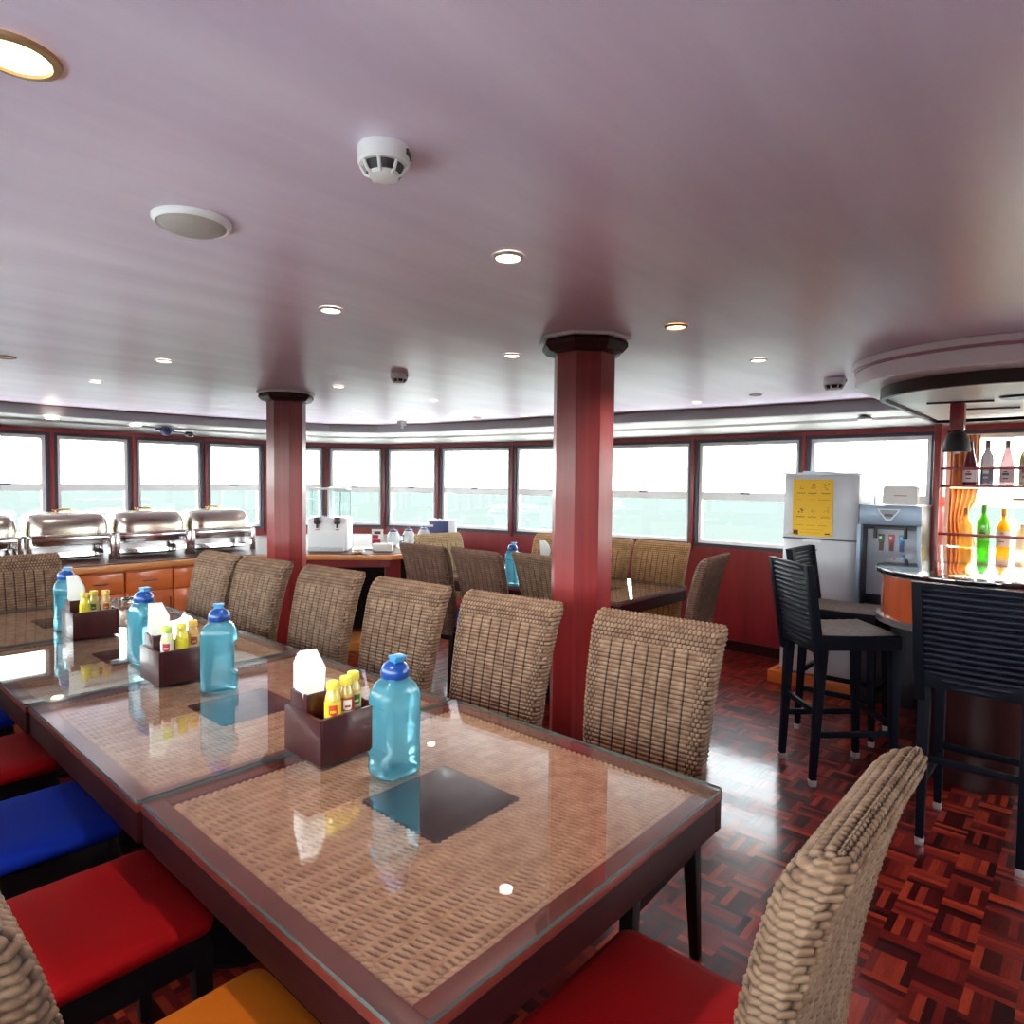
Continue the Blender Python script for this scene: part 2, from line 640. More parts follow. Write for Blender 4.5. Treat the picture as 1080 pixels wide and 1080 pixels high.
# ------------------------------------------------------------------ the setting: sea, floor, walls, windows, ceiling
ZC = 2.10
SILL, HEAD = 0.905, 1.884
WALL = [(-0.95, 7.15), (-0.32, 7.15), (0.36, 7.15), (1.03, 7.15), (1.694, 7.15), (2.376, 7.15), (3.081, 7.15), (3.758, 7.15), (4.45, 6.99), (4.93, 6.48),
        (5.19, 5.80), (5.41, 4.83), (5.56, 3.80), (5.645, 2.80), (5.65, 1.824), (5.65, 0.887), (5.65, -0.10), (5.65, -1.2), (5.65, -2.6)]
REAR = [(5.65, -2.6), (3.4, -2.6), (1.2, -2.6), (-0.95, -2.6)]
PORT = [(-0.95, -2.6), (-0.95, -1.3), (-0.95, 0.1), (-0.95, 1.5), (-0.95, 2.9), (-0.95, 4.3), (-0.95, 5.7), (-0.95, 7.15)]

o = MB().add([(600 * math.cos(2 * PI * k / 96), 600 * math.sin(2 * PI * k / 96), -5) for k in range(96)], [tuple(range(96))]).build('sea', SEA, smooth=0)
struct(o, 'pale green sea beyond the windows')
OUT = [(-0.95, 7.15)] + WALL[1:] + REAR[1:]
o = MB().prism([(-1.1, -2.75), (5.8, -2.75), (5.8, 7.3), (-1.1, 7.3)], -0.12, 0.0).build('floor', PARQUET, smooth=0)
struct(o, 'glossy red parquet floor')


# unseen additions: white slab bouncing sunlight onto the ceiling, overhang keeping direct sun out
UNSEENW = plain('unseen_white_paint', (0.82, 0.80, 0.76), 0.6)
o = MB().box((-3.9, -8.0, -0.30), (8.6, 10.2, -0.125)).build('bounce_deck', UNSEENW, smooth=0)
struct(o, 'unseen white slab outside the windows, added to bounce light up')
o = MB().box((-2.0, -3.8, 2.16), (6.7, 8.2, 2.26)).build('sun_block_roof', UNSEENW, smooth=0)
struct(o, 'unseen overhang above the windows, added to block the sun')


def strip_wall(name, pts, z0, z1, th, mat, label=None):
    """an upright wall band along a polyline, thickened outwards"""
    m = MB()
    n = len(pts)
    outp = offset(pts, th)
    rings = []
    for i in range(n):
        (x, y), (u, v) = pts[i], outp[i]
        rings.append([(x, y, z0), (u, v, z0), (u, v, z1), (x, y, z1)])
    m.loft(rings, True)
    o = m.build(name, mat, smooth=20)
    return struct(o, label)


def offset(pts, d):
    """offset a polyline to its left side when walked in order (outward for WALL order)"""
    res = []
    n = len(pts)
    for i in range(n):
        p = Vector(pts[i])
        t = Vector((0, 0))
        if i > 0:
            t += (p - Vector(pts[i - 1])).normalized()
        if i < n - 1:
            t += (Vector(pts[i + 1]) - p).normalized()
        t.normalize()
        nrm = Vector((-t.y, t.x))
        res.append((p.x + nrm.x * d, p.y + nrm.y * d))
    return res


strip_wall('wall_bow', WALL[:9], 0.0, SILL, 0.12, REDWOOD, 'dark red panelled wall under the far windows')
strip_wall('wall_starboard', WALL[8:], 0.0, SILL, 0.12, REDWOOD, 'dark red panelled wall under the side windows')
strip_wall('wall_port', PORT, 0.0, SILL, 0.12, REDWOOD)
strip_wall('wall_stern', REAR[1:], 0.0, ZC + 0.05, 0.12, REDWOOD)
strip_wall('wall_stern_low', REAR[:2], 0.0, SILL, 0.12, REDWOOD)
strip_wall('wall_stern_high', REAR[:2], HEAD, ZC + 0.05, 0.12, REDWOOD)
for i, (nm, pts) in enumerate((('trim_1', WALL), ('trim_2', PORT))):
    m = MB()
    op = offset(pts, 0.10)
    ip = offset(pts, -0.012)
    m.loft([[(a[0], a[1], HEAD - 0.004), (b[0], b[1], HEAD - 0.004), (b[0], b[1], 1.915), (a[0], a[1], 1.915)] for a, b in zip(ip, op)], True)
    struct(m.build(nm, REDWOOD, smooth=20), 'red wooden header rail over the windows' if i == 0 else None)
    strip_wall('wall_header_' + 'abc'[i], pts, 1.915, ZC + 0.05, 0.10, WHITEP)
strip_wall('baseboard_starboard', [(p[0] - 0.015, p[1]) for p in WALL[9:]], 0.0, 0.09, 0.015, DARKWOOD)

WIN = 0


def window(p, q, sash_z, label=None):
    """one window between two mullions: dark frame, white sash, sash bar, pane"""
    global WIN
    WIN += 1
    P, Q = Vector(p), Vector(q)
    L = (Q - P).length
    ang = math.atan2(Q.y - P.y, Q.x - P.x)
    t = thing('window_%d' % WIN, label, None, ((P.x + Q.x) / 2, (P.y + Q.y) / 2, SILL), ang, kind='structure')
    h = HEAD - SILL
    w = L / 2 - 0.012

    def rim(m, w0, w1, z0, z1, y0, y1, a):
        m.box((-w0, y0, z0), (-w0 + a, y1, z1))
        m.box((w0 - a, y0, z0), (w0, y1, z1))
        m.box((-w0 + a, y0, z1 - a), (w0 - a, y1, z1))
        m.box((-w0 + a, y0, z0), (w0 - a, y1, z0 + a))
    m = MB()
    rim(m, w, 0, 0.0, h, 0.0, 0.09, 0.032)
    m.build('frame', FRAMEDARK, t, smooth=0)
    m = MB()
    rim(m, w - 0.032, 0, 0.032, h - 0.032, 0.03, 0.08, 0.030)
    m.build('sash', SASH, t, smooth=0)
    zb = sash_z - SILL
    m = MB().box((-w + 0.062, 0.035, zb), (w - 0.062, 0.075, zb + 0.07))
    m.box((-0.05, 0.022, zb + 0.055), (0.03, 0.035, zb + 0.068), 1)
    m.build('sash_bar', [SASH, DARKGREY], t, smooth=0)
    MB().box((-w + 0.05, 0.054, 0.05), (w - 0.05, 0.060, h - 0.05)).build('pane', WINGLASS, t, smooth=0)
    return t


for i in range(len(WALL) - 1):
    far = i < 8
    window(WALL[i], WALL[i + 1], (1.345 if far else 1.335),
           None)
for i in range(len(PORT) - 1):
    window(PORT[i], PORT[i + 1], 1.335)
window(REAR[0], REAR[1], 1.335)  # unseen stern window, put in to brighten the starboard ceiling
k = 3
for pts in (WALL, PORT):
    for i, p in enumerate(pts):
        a, b = Vector(pts[max(i - 1, 0)]), Vector(pts[min(i + 1, len(pts) - 1)])
        ang = math.atan2(b.y - a.y, b.x - a.x)
        m = MB().box((-0.0145, -0.018, SILL - 0.03), (0.0145, 0.09, HEAD + 0.01))
        k += 1
        o = m.build('trim_%d' % k, COLWOOD, bevel=0.004)
        o.location = (p[0], p[1], 0)
        o.rotation_euler = (0, 0, ang)
        struct(o)

# ceiling slab with its stepped cove
EDGE = [(-0.55, -2.2), (-0.55, 6.6), (-0.3, 6.85), (1.6, 6.87), (2.44, 6.84), (3.42, 6.66), (4.15, 6.45), (4.52, 6.08), (4.76, 5.4), (4.93, 4.1), (5.02, 3.2), (5.18, 2.2), (5.24, 1.3), (5.25, 0.0), (5.25, -2.2)]
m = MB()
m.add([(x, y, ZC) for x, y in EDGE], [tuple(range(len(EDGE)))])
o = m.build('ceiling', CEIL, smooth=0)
struct(o, 'glossy mauve white ceiling')
m = MB()
ring_in = EDGE
ring_lo = EDGE


def outw(p, d):
    c = Vector((2.35, 2.3))
    v = Vector(p) - c
    s = Vector((-0.95, -2.6))
    x = min(max(p[0] + (d if p[0] > 2.35 else -d) * (abs(v.x) / 2.9), -1.0), 5.66)
    y = min(max(p[1] + (d if p[1] > 2.3 else -d) * (abs(v.y) / 4.6), -2.65), 7.16)
    return (x, y)


def wall_hit(p):
    """the wall point straight out from an edge point of the ceiling"""
    c = Vector((2.0, 2.3))
    d = Vector(p) - c
    best = None
    loop = WALL + REAR[1:] + PORT[1:]
    for a, b in zip(loop, loop[1:]):
        A, B = Vector(a), Vector(b)
        e = B - A
        den = d.x * e.y - d.y * e.x
        if abs(den) < 1e-9:
            continue
        w = A - c
        t = (w.x * e.y - w.y * e.x) / den
        u = (w.x * d.y - w.y * d.x) / den
        if t > 0 and -1e-6 <= u <= 1 + 1e-6 and (best is None or t < best):
            best = t
    return (c.x + d.x * best, c.y + d.y * best)


# densify the edge so the cove follows the wall smoothly
ED = []
for a, b in zip(EDGE, EDGE[1:] + EDGE[:1]):
    n = max(1, int((Vector(b) - Vector(a)).length / 0.25))
    for i in range(n):
        ED.append((a[0] + (b[0] - a[0]) * i / n, a[1] + (b[1] - a[1]) * i / n))
rows = []
for prof_t, z in ((0.0, ZC + 0.02), (0.0, 2.012), (0.035, 2.004), (0.55, 1.985), (0.60, 1.965), (1.0, 1.917)):
    rows.append([(p[0] + (wall_hit(p)[0] - p[0]) * prof_t, p[1] + (wall_hit(p)[1] - p[1]) * prof_t, z) for p in ED])
m = MB()
m.loft(rows, cap=False)
o = m.build('trim_90', WHITEP, smooth=15)
struct(o, 'white stepped cove around the ceiling')
m = MB()
m.loft([[(p[0], p[1], ZC - 0.004) for p in ED], [(p[0] - 0.012 * (1 if p[0] > 2 else -1), p[1] - 0.008, ZC - 0.004) for p in ED]], cap=False)
struct(MB().loft([[(p[0], p[1], ZC + 0.0) for p in ED], [(p[0], p[1], ZC - 0.012) for p in ED]], cap=False).build('trim_91', plain('pink_trim', (0.45, 0.24, 0.24), 0.4), smooth=0))

# columns


def octa(r, c=(0, 0)):
    return [(c[0] + r / math.cos(PI / 8) * math.cos(PI / 8 + k * PI / 4), c[1] + r / math.cos(PI / 8) * math.sin(PI / 8 + k * PI / 4)) for k in range(8)]


def column(x, y, label):
    t = thing('column', label, 'column', (x, y, 0), 0, kind='structure')
    MB().prism(octa(0.125), 0, ZC - 0.06).build('shaft', COLWOOD, t, smooth=0)
    m = MB()
    m.loft([[(a, b, z) for a, b in octa(r)] for r, z in ((0.130, ZC - 0.075), (0.158, ZC - 0.066), (0.176, ZC - 0.045), (0.176, ZC - 0.030), (0.168, ZC - 0.016))], True)
    m.build('capital', DARKWOOD, t, smooth=0)
    MB().prism(octa(0.188), ZC - 0.017, ZC - 0.003).build('collar', plain('collar_paint', (0.60, 0.54, 0.56), 0.3) if 'collar_paint' not in MATS else MATS['collar_paint'], t, smooth=20)
    m = MB()
    m.loft([[(a, b, z) for a, b in octa(r)] for r, z in ((0.15, 0.0), (0.15, 0.10), (0.130, 0.115))], True)
    m.build('base', DARKWOOD, t, smooth=20)
    return t


column(2.375, 1.705, 'octagonal red wooden column nearer to the camera')
column(2.475, 4.40, 'octagonal red wooden column farther off by the buffet')

# ------------------------------------------------------------------ tables
W_, L_ = 0.966, 0.936


def rope_panel():
    w, l = 0.872, 0.846
    hole = 0.135
    nx, ny = 300, 280
    xs = np.linspace(-w / 2, w / 2, nx)
    ys = np.linspace(-l / 2, l / 2, ny)
    X, Y = np.meshgrid(xs, ys)
    rowp = 0.0375
    k = np.floor((Y + l / 2) / rowp)
    fr = (Y + l / 2) / rowp - k
    # every rib is a row of slanting rope lobes with deep gaps between them
    pitch = 0.0140
    ph = (X + fr * 0.010 + np.sin(k * 12.9) * 0.004) / pitch
    u = ph - np.floor(ph)
    slot = np.exp(-((u - 0.5) / 0.21) ** 2) * np.clip(np.sin(PI * fr) * 1.6 - 0.25, 0, 1)
    rowcut = np.exp(-(np.minimum(fr, 1 - fr) / 0.05) ** 2) * 0.35
    h = np.clip(1.0 - 0.97 * slot - rowcut, 0.02, 1) * (0.75 + 0.25 * np.sqrt(np.clip(1 - (2 * u - 1) ** 2, 0, 1)))
    jit = np.sin(X * 37 + Y * 11) * np.sin(Y * 53 - X * 7)
    h = h * (0.9 + 0.1 * jit)
    # plaited edge all round
    e = np.minimum(w / 2 - np.abs(X), l / 2 - np.abs(Y))
    eb = e < 0.020
    ps = np.where(w / 2 - np.abs(X) < l / 2 - np.abs(Y), Y, X)
    braid = np.sqrt(np.clip(1 - (2 * e / 0.020 - 1) ** 2, 0, 1)) * (0.35 + 0.65 * np.abs(np.sin(PI * (ps + e * 0.8) / 0.017)))
    h = np.where(eb, braid, h)
    hd = np.maximum(np.abs(X), np.abs(Y)) - hole
    h = np.where((hd < 0.018) & (hd > -0.01), np.abs(np.sin(PI * (X + Y) / 0.017)) * 0.8, h)
    Z = 0.7275 + h * 0.010
    Z = np.where(hd <= -0.004, 0.715, Z)
    return grid_mesh('rope_panel', np.stack([X, Y, Z], -1), h, False, PANELROPE)


PANEL_ME = rope_panel()


def table_meshes():
    d = {}
    m = MB()
    w, l = W_ / 2 - 0.002, L_ / 2 - 0.002
    zt, zb = 0.7385, 0.648
    a = 0.045
    zm = 0.720
    m.box((-w, -l, zm), (-w + a, l, zt)).box((w - a, -l, zm), (w, l, zt)).box((-w + a, -l, zm), (w - a, -l + a, zt)).box((-w + a, l - a, zm), (w - a, l, zt))
    m.box((-w + a, -l + a, zb + 0.0722), (w - a, l - a, 0.7255))
    d['table_top'] = (m.data('table_top', TABWOOD, bevel=0.002), None)
    m = MB()
    w, l, a = w - 0.002, l - 0.002, 0.03
    m.box((-w, -l, zb), (-w + a, l, zm)).box((w - a, -l, zb), (w, l, zm)).box((-w + a, -l, zb), (w - a, -l + a, zm)).box((-w + a, l - a, zb), (w - a, l, zm))
    d['apron'] = (m.data('apron', APRON, bevel=0.002), None)
    d['woven_panel'] = (PANEL_ME, None)
    m = MB().box((-0.128, -0.128, 0.7262), (0.128, 0.128, 0.7366))
    d['centre_inset'] = (m.data('centre_inset', INSET, bevel=0.002), None)
    m = MB().prism(rrect(W_ - 0.004, L_ - 0.004, 0.010), 0.7395, 0.7475)
    g = m.data('glass_top', [TABGLASS, GLASSEDGE], smooth=0)
    for p in g.polygons:
        if abs(p.normal.z) < 0.5:
            p.material_index = 1
    d['glass_top'] = (g, None)
    m = MB().lathe([(0.20, 0.0), (0.20, 0.012), (0.17, 0.022), (0.055, 0.035), (0.045, 0.06), (0.045, 0.60), (0.16, 0.640), (0.16, 0.6785)], 28)
    d['pedestal'] = (m.data('pedestal', BLACKWOOD, smooth=40), None)
    return d


TAB = table_meshes()


def table(x, y, label, group, sc=(1, 1, 1), clip=True):
    t = thing('dining_table', label, 'table', (x, y, 0), 0, group)
    t.scale = sc
    for nm, (me, _) in TAB.items():
        link(nm, me, t)
    return t


TX = 1.010
T0, TP = 0.640, 0.940
TG = 'glass topped tables in the long row'
for i, lab in enumerate(('glass topped woven rope dining table nearest the camera with empty front half',
                         'second glass topped dining table from the camera in the long row',
                         'third glass topped dining table from the camera in the long row',
                         'farthest glass topped dining table of the long row, before the buffet drawers')):
    table(TX - 0.008 * i, T0 + TP * (i + 0.5), lab, TG)
    # small metal plates where neighbouring tables meet
for i, lab in enumerate(('window side glass topped dining table at its end near the fridge, under a far chair',
                         'window side glass topped dining table toward the bow, blue bottle on it')):
    table(3.86, 2.165 + 0.875 * (i + 0.5), lab, 'glass topped tables by the windows', (0.93, 0.935, 1))

# ------------------------------------------------------------------ chairs


def chair_back_mesh():
    """woven scroll back: closed loop of weave around a leaning, slightly S-curved slab with a rolled top"""
    rowp = 0.0138
    z0, z1, roll = 0.40, 1.024, 0.040
    lin = np.linspace(z0, z1 - roll, 262)
    phi = np.concatenate([np.zeros(len(lin)), np.linspace(0, PI / 2, 26)[1:]])
    zz = np.concatenate([lin, z1 - roll + roll * np.sin(np.linspace(0, PI / 2, 26)[1:])])
    arc = np.concatenate([lin, z1 - roll + roll * np.linspace(0, PI / 2, 26)[1:] * 0.9])
    s = np.clip((zz - z0) / (z1 - z0), 0, 1)
    yc = -0.205 - 0.045 * s - 0.060 * s ** 2 - 0.02 * np.clip((s - 0.86) / 0.14, 0, 1) ** 2 + 0.012 * np.sin(PI * s)
    half = 0.196 + 0.032 * s
    th = 0.030 * np.cos(phi) + 0.0005
    half = half - 0.012 * (1 - np.cos(phi))
    NP = 372
    rows, wv = [], []
    u = np.arange(NP) / NP
    for i in range(len(zz)):
        hw, t = half[i], th[i]
        c, si = math.cos(phi[i]), math.sin(phi[i])
        pw = 0.030
        per = np.array([2 * hw, 2 * pw, 2 * hw, 2 * pw])
        d = u * per.sum()
        x = np.empty(NP)
        y = np.empty(NP)
        nx_ = np.zeros(NP)
        ny_ = np.zeros(NP)
        c0, c1, c2 = per[0], per[0] + per[1], per[0] + per[1] + per[2]
        a = d < c0
        b = (d >= c0) & (d < c1)
        e2 = (d >= c1) & (d < c2)
        e = d >= c2
        k_ = t / pw
        x[a], y[a], ny_[a] = -hw + d[a], -t, -1
        x[b], y[b], nx_[b] = hw, (-pw + (d[b] - c0)) * k_, 1
        x[e2], y[e2], ny_[e2] = hw - (d[e2] - c1), t, 1
        x[e], y[e], nx_[e] = -hw, (pw - (d[e] - c2)) * k_, -1
        kk = 0.012
        edge = np.clip(1 - (hw - np.abs(x)) / kk, 0, 1) * np.clip(1 - (t - np.abs(y)) / kk, 0, 1)
        x = x - np.sign(x) * edge * 0.006
        y = y - np.sign(y) * edge * 0.006 * k_
        row = arc[i] / rowp
        kr = math.floor(row)
        fr = row - kr
        prof = math.sqrt(max(0, 1 - (2 * fr - 1) ** 2))
        q = x / 0.046
        side = b | e
        # staggered knots of the rolled top and the borders
        knot = 0.12 + 0.88 * np.abs(np.sin(PI * (x / 0.0150 + (kr % 2) * 0.5))) ** 0.8
        # flat strands between upright stakes
        main = 0.10 + 0.90 * np.clip(np.abs(np.sin(PI * q)) * 2.6, 0, 1)
        main = main * (0.90 + 0.10 * np.sin(q * 9 + kr * 2.1))
        # ladder of strands round the narrow edge
        lad = 0.55 + 0.45 * np.abs(np.sin(PI * (y / 0.020 + row * 0.5 + (kr % 3) * 0.3)))
        border = np.clip((np.abs(x) - (hw - 0.055)) / 0.015, 0, 1)
        topw = np.clip((s[i] - 0.86) / 0.03, 0, 1)
        wgt = np.clip(np.maximum(border, topw), 0, 1)
        plait = np.where(side, lad, main * (1 - wgt) + knot * wgt)
        h = prof * plait
        amp = 0.0085
        P = np.stack([x + nx_ * h * amp, yc[i] + y + ny_ * h * amp * c, zz[i] + (np.abs(ny_) + np.abs(nx_)) * h * amp * si], -1)
        rows.append(P)
        wv.append(h)
    return grid_mesh('back_rest', np.array(rows), np.array(wv), True, SEAGRASS)


CH = {}
CH['back_rest'] = chair_back_mesh()
m = MB()
rg = []
for w, d, z in ((0.40, 0.415, 0.425), (0.425, 0.44, 0.432), (0.432, 0.447, 0.447), (0.425, 0.44, 0.462), (0.38, 0.395, 0.470), (0.25, 0.26, 0.473)):
    rg.append([(a, b, z) for a, b in rrect(w, d, 0.035, 5, 0, 0.005)])
CH['seat'] = m.loft(rg, True).data('seat', REDFAB, smooth=60)
m = MB()
m.box((-0.205, -0.20, 0.355), (0.205, -0.172, 0.426)).box((-0.205, 0.185, 0.355), (0.205, 0.213, 0.426))
m.box((-0.205, -0.172, 0.355), (-0.177, 0.185, 0.426)).box((0.177, -0.172, 0.355), (0.205, 0.185, 0.426)).box((-0.18, -0.18, 0.41), (0.18, 0.19, 0.425))
CH['seat_frame'] = m.data('seat_frame', BLACKWOOD, bevel=0.003)
CH['legs'] = []
for sx in (-1, 1):
    CH['legs'].append(MB().leg((sx * 0.188, 0.197, 0.40), (sx * 0.190, 0.205, 0.0), 0.042, 0.028).data('leg', BLACKWOOD, bevel=0.003))
    CH['legs'].append(MB().leg((sx * 0.185, -0.190, 0.42), (sx * 0.192, -0.232, 0.0), 0.044, 0.028).data('leg', BLACKWOOD, bevel=0.003))


def chair(x, y, facing, seat_mat, label, group, back_mat=None):
    """facing: direction the sitter looks, degrees from +x; x, y: middle of the seat"""
    t = thing('dining_chair', label, 'chair', (x, y, 0), math.radians(facing - 90), group)
    bk = link('back_rest', CH['back_rest'], t)
    if back_mat:
        set_mat(bk, back_mat)
    set_mat(link('seat', CH['seat'], t), seat_mat)
    link('seat_frame', CH['seat_frame'], t)
    for me in CH['legs']:
        link('leg', me, t)
    return t


RG = 'woven chairs on the column side of the long row'
for (x, y, a, mt, lab) in (
    (1.635, 1.065, 183, ORANGEFAB, 'woven seagrass dining chair with orange seat, at the nearest table corner before the floor glare'),
    (1.585, 1.67, 184, REDFAB, 'woven seagrass dining chair whose back stands directly left of the near column'),
    (1.545, 2.23, 184, BLUEFAB, 'woven seagrass dining chair rising directly behind the nearest blue bottle'),
    (1.545, 2.84, 184, REDFAB, 'woven seagrass dining chair behind the nearest napkins, right of the far column'),
    (1.500, 3.43, 184, ORANGEFAB, 'woven seagrass dining chair with its back in front of the far column'),
    (1.465, 3.925, 181, REDFAB, 'woven seagrass dining chair hiding the right end of the drawer units'),
):
    chair(x, y, a, mt, lab, RG)
LG = 'woven chairs on the left side of the long row'
for (x, y, mt, lab) in (
    (0.425, 1.055, ORANGEFAB, 'dining chair with orange seat at the bottom left, part of its woven back in view'),
    (0.430, 1.695, REDFAB, 'dining chair with the large bright red seat at lower left'),
    (0.430, 2.30, BLUEFAB, 'dining chair with the large blue seat at the left edge'),
    (0.430, 2.93, REDFAB, 'dining chair with a red seat past the large blue seat'),
    (0.430, 3.56, BLUEFAB, 'dining chair with a sliver of blue seat at the far left'),
):
    chair(x, y, 0, mt, lab, LG)
chair(1.058, 0.545, 90, REDFAB, 'woven dining chair with red seat at the near table head, lower right corner', 'end chairs of the long row')
chair(0.87, 4.215, 270, REDFAB, 'woven dining chair at the far left table head before the chafing dishes', 'end chairs of the long row')
GG = 'woven chairs around the window side tables'
for (x, y, a, mt, bm_, lab) in (
    (3.33, 3.535, 2, BLUEFAB, BROWNGRASS, 'brown woven chair with blue seat between the corner counter and window side table'),
    (3.37, 3.025, -4, REDFAB, BROWNGRASS, 'brown woven chair standing left of the window side blue bottle'),
    (3.44, 2.53, -5, ORANGEFAB, None, 'woven chair partly hidden by the left face of the near column, window side table'),
    (4.24, 2.50, 180, YELLOWFAB, GOLDGRASS, 'golden woven chair with yellow seat backing onto the side window'),
    (4.18, 2.96, 180, BLUEFAB, GOLDGRASS, 'golden woven chair just showing right of the near column by the window'),
    (4.14, 3.45, 180, REDFAB, GOLDGRASS, 'golden woven chair behind the white napkins, left of the near column'),
    (3.88, 2.09, 98, REDFAB, BROWNGRASS, 'weathered brown woven chair at the near head of the window side table'),
    (3.73, 3.90, 262, REDFAB, PALEGRASS, 'pale tan woven chair at the far head of the window side table'),
):
    chair(x, y, a, mt, lab, GG, bm_)

# ------------------------------------------------------------------ things on the tables
ZT = 0.7478


def bottle_mesh():
    d = {}
    m = MB()
    prof = [(0.000, 0.90, 0), (0.004, 0.97, 0), (0.012, 1.0, 0), (0.055, 1.0, 0), (0.064, 1.0, 1), (0.165, 1.0, 1), (0.176, 1.0, 0), (0.192, 1.0, 0), (0.205, 0.95, 0), (0.218, 0.84, 0), (0.228, 0.68, 0), (0.235, 0.52, 0), (0.245, 0.50, 0)]
    rg = []
    for z, s, g in prof:
        pts = rrect(0.118 * s, 0.086 * (s ** 0.6), min(0.024, 0.03 * s), 6)
        q = []
        for a, b in pts:
            if g and a < -0.030:
                a = a + 0.017 * (1 if abs(b) < 0.03 else 0.6)
            q.append((a, b, z))
        rg.append(q)
    d['body'] = m.loft(rg, True).data('body', AQUA, smooth=50)
    m = MB().lathe([(0.033, 0.238), (0.0355, 0.241), (0.0355, 0.254), (0.034, 0.261), (0.028, 0.271), (0.018, 0.278), (0.004, 0.280)], 24)
    m.lathe([(0.026, 0.229), (0.026, 0.240)], 20)
    d['cap'] = m.data('cap', CAPBLUE, smooth=40)
    m = MB().box((-0.013, -0.018, 0.268), (0.015, 0.006, 0.289)).box((-0.015, -0.026, 0.287), (0.019, 0.008, 0.2935))
    d['flip_tab'] = m.data('flip_tab', TABBLUE, bevel=0.002)
    return d


BOT = bottle_mesh()


def bottle(x, y, rz, label, sc=1.0, z=ZT):
    t = thing('water_bottle', label, 'bottle', (x, y, z), math.radians(rz), 'aqua water bottles on the tables')
    t.scale = (sc, sc, sc)
    for nm, me in BOT.items():
        link(nm, me, t)
    return t


bottle(1.012, 1.285, -3, 'aqua water bottle with dark blue lid nearest the camera beside dark table inset')
bottle(1.005, 2.238, 150, 'aqua water bottle with blue cap standing between the near and middle caddies')
bottle(0.955, 2.785, 100, 'pale aqua water bottle standing just behind the middle red caddy')
bottle(0.915, 3.665, 60, 'pale aqua water bottle standing left of the farthest red caddy')
bottle(3.52, 3.13, 20, 'light blue water bottle on the window side table', 1.0)


def caddy_mesh():
    m = MB()
    w, l, h, t = 0.185, 0.175, 0.118, 0.010
    m.box((0, 0, 0), (t, l, h)).box((w - t, 0, 0), (w, l, h)).box((t, 0, 0), (w - t, t, h)).box((t, l - t, 0), (w - t, l, h)).box((t, t, 0.001), (w - t, l - t, 0.080))
    a = m.data('tray', BOXRED, bevel=0.0015)
    m = MB()
    x0, y0, x1, y1, hh = 0.011, 0.082, 0.080, 0.164, 0.162
    m.box((x0, y0, 0.0805), (x1, y0 + 0.007, hh)).box((x0, y1 - 0.007, 0.0805), (x1, y1, hh)).box((x0, y0 + 0.007, 0.0805), (x0 + 0.007, y1 - 0.007, hh)).box((x1 - 0.007, y0 + 0.007, 0.0805), (x1, y1 - 0.007, hh))
    return a, m.data('napkin_box', BOXRED, bevel=0.0015)


CAD = caddy_mesh()
# a fan of folded napkins: thin leaves opening upwards
m = MB()
for k in range(13):
    f = k / 12.0
    y0 = -0.028 + 0.056 * f
    lean = -0.006 + 0.030 * f
    top = 0.178 - 0.048 * f ** 1.5
    sk = 0.004 * math.sin(k * 2.3)
    pts = [(-0.026, y0, 0.0), (0.024, y0, 0.0), (0.032 + 0.010 * f, y0 + lean * 0.7, top * 0.70 + sk), (0.004 + 0.02 * f + sk, y0 + lean, top), (-0.036 + 0.01 * f, y0 + lean, top * 0.985 + sk), (-0.030, y0 + lean * 0.5, top * 0.5)]
    m.loft([[(a, b - 0.0017, c) for a, b, c in pts], [(a, b + 0.0019, c) for a, b, c in pts]], True)
NAPKIN = m.data('napkin_fan', PAPER, smooth=0)


def sauce_mesh(key, body_c, cap_c, label_c, mark_c, foot_c):
    h = 0.118
    r = 0.0215
    b = MB().lathe([(r * 0.9, 0), (r, 0.004), (r, 0.068), (r * 0.92, 0.078), (r * 0.70, 0.092), (r * 0.62, 0.098), (r * 0.62, 0.102)], 20).data('body', plain('sauce_' + key, body_c, 0.12, coat=0.5), smooth=40)
    c = MB().lathe([(r * 0.78, 0.098), (r * 0.80, 0.100), (r * 0.76, 0.116), (r * 0.70, h), (0.003, h + 0.001)], 20).data('cap', cap_c, smooth=40)
    lab = MB().lathe([(r + 0.0006, 0.012), (r + 0.0006, 0.066)], 24, cap=False).data('label', plain('label_' + key, label_c, 0.45), smooth=40)
    # the printed marks of the label: a rounded emblem and a foot band
    mm = MB()
    rr = r + 0.0013
    for (a0, a1, z0, z1, mi) in ((-150, -92, 0.046, 0.060, 0), (-150, -140, 0.036, 0.046, 0), (-102, -92, 0.036, 0.060, 0), (-140, -100, 0.033, 0.040, 0), (-180, 0, 0.012, 0.022, 1), (-170, -80, 0.0235, 0.030, 2)):
        n = max(2, int(abs(a1 - a0) / 10))
        A = [math.radians(a0 + (a1 - a0) * k / n) for k in range(n + 1)]
        vs_ = [(rr * math.cos(a), rr * math.sin(a), z0) for a in A] + [(rr * math.cos(a), rr * math.sin(a), z1) for a in A]
        mm.add(vs_, [(k, k + 1, n + 2 + k, n + 1 + k) for k in range(n)], mi)
    mk = mm.data('emblem', [plain('mark_' + key, mark_c, 0.45), plain('foot_' + key, foot_c, 0.45), PAPER], smooth=0)
    return {'body': b, 'cap': c, 'label': lab, 'emblem': mk}


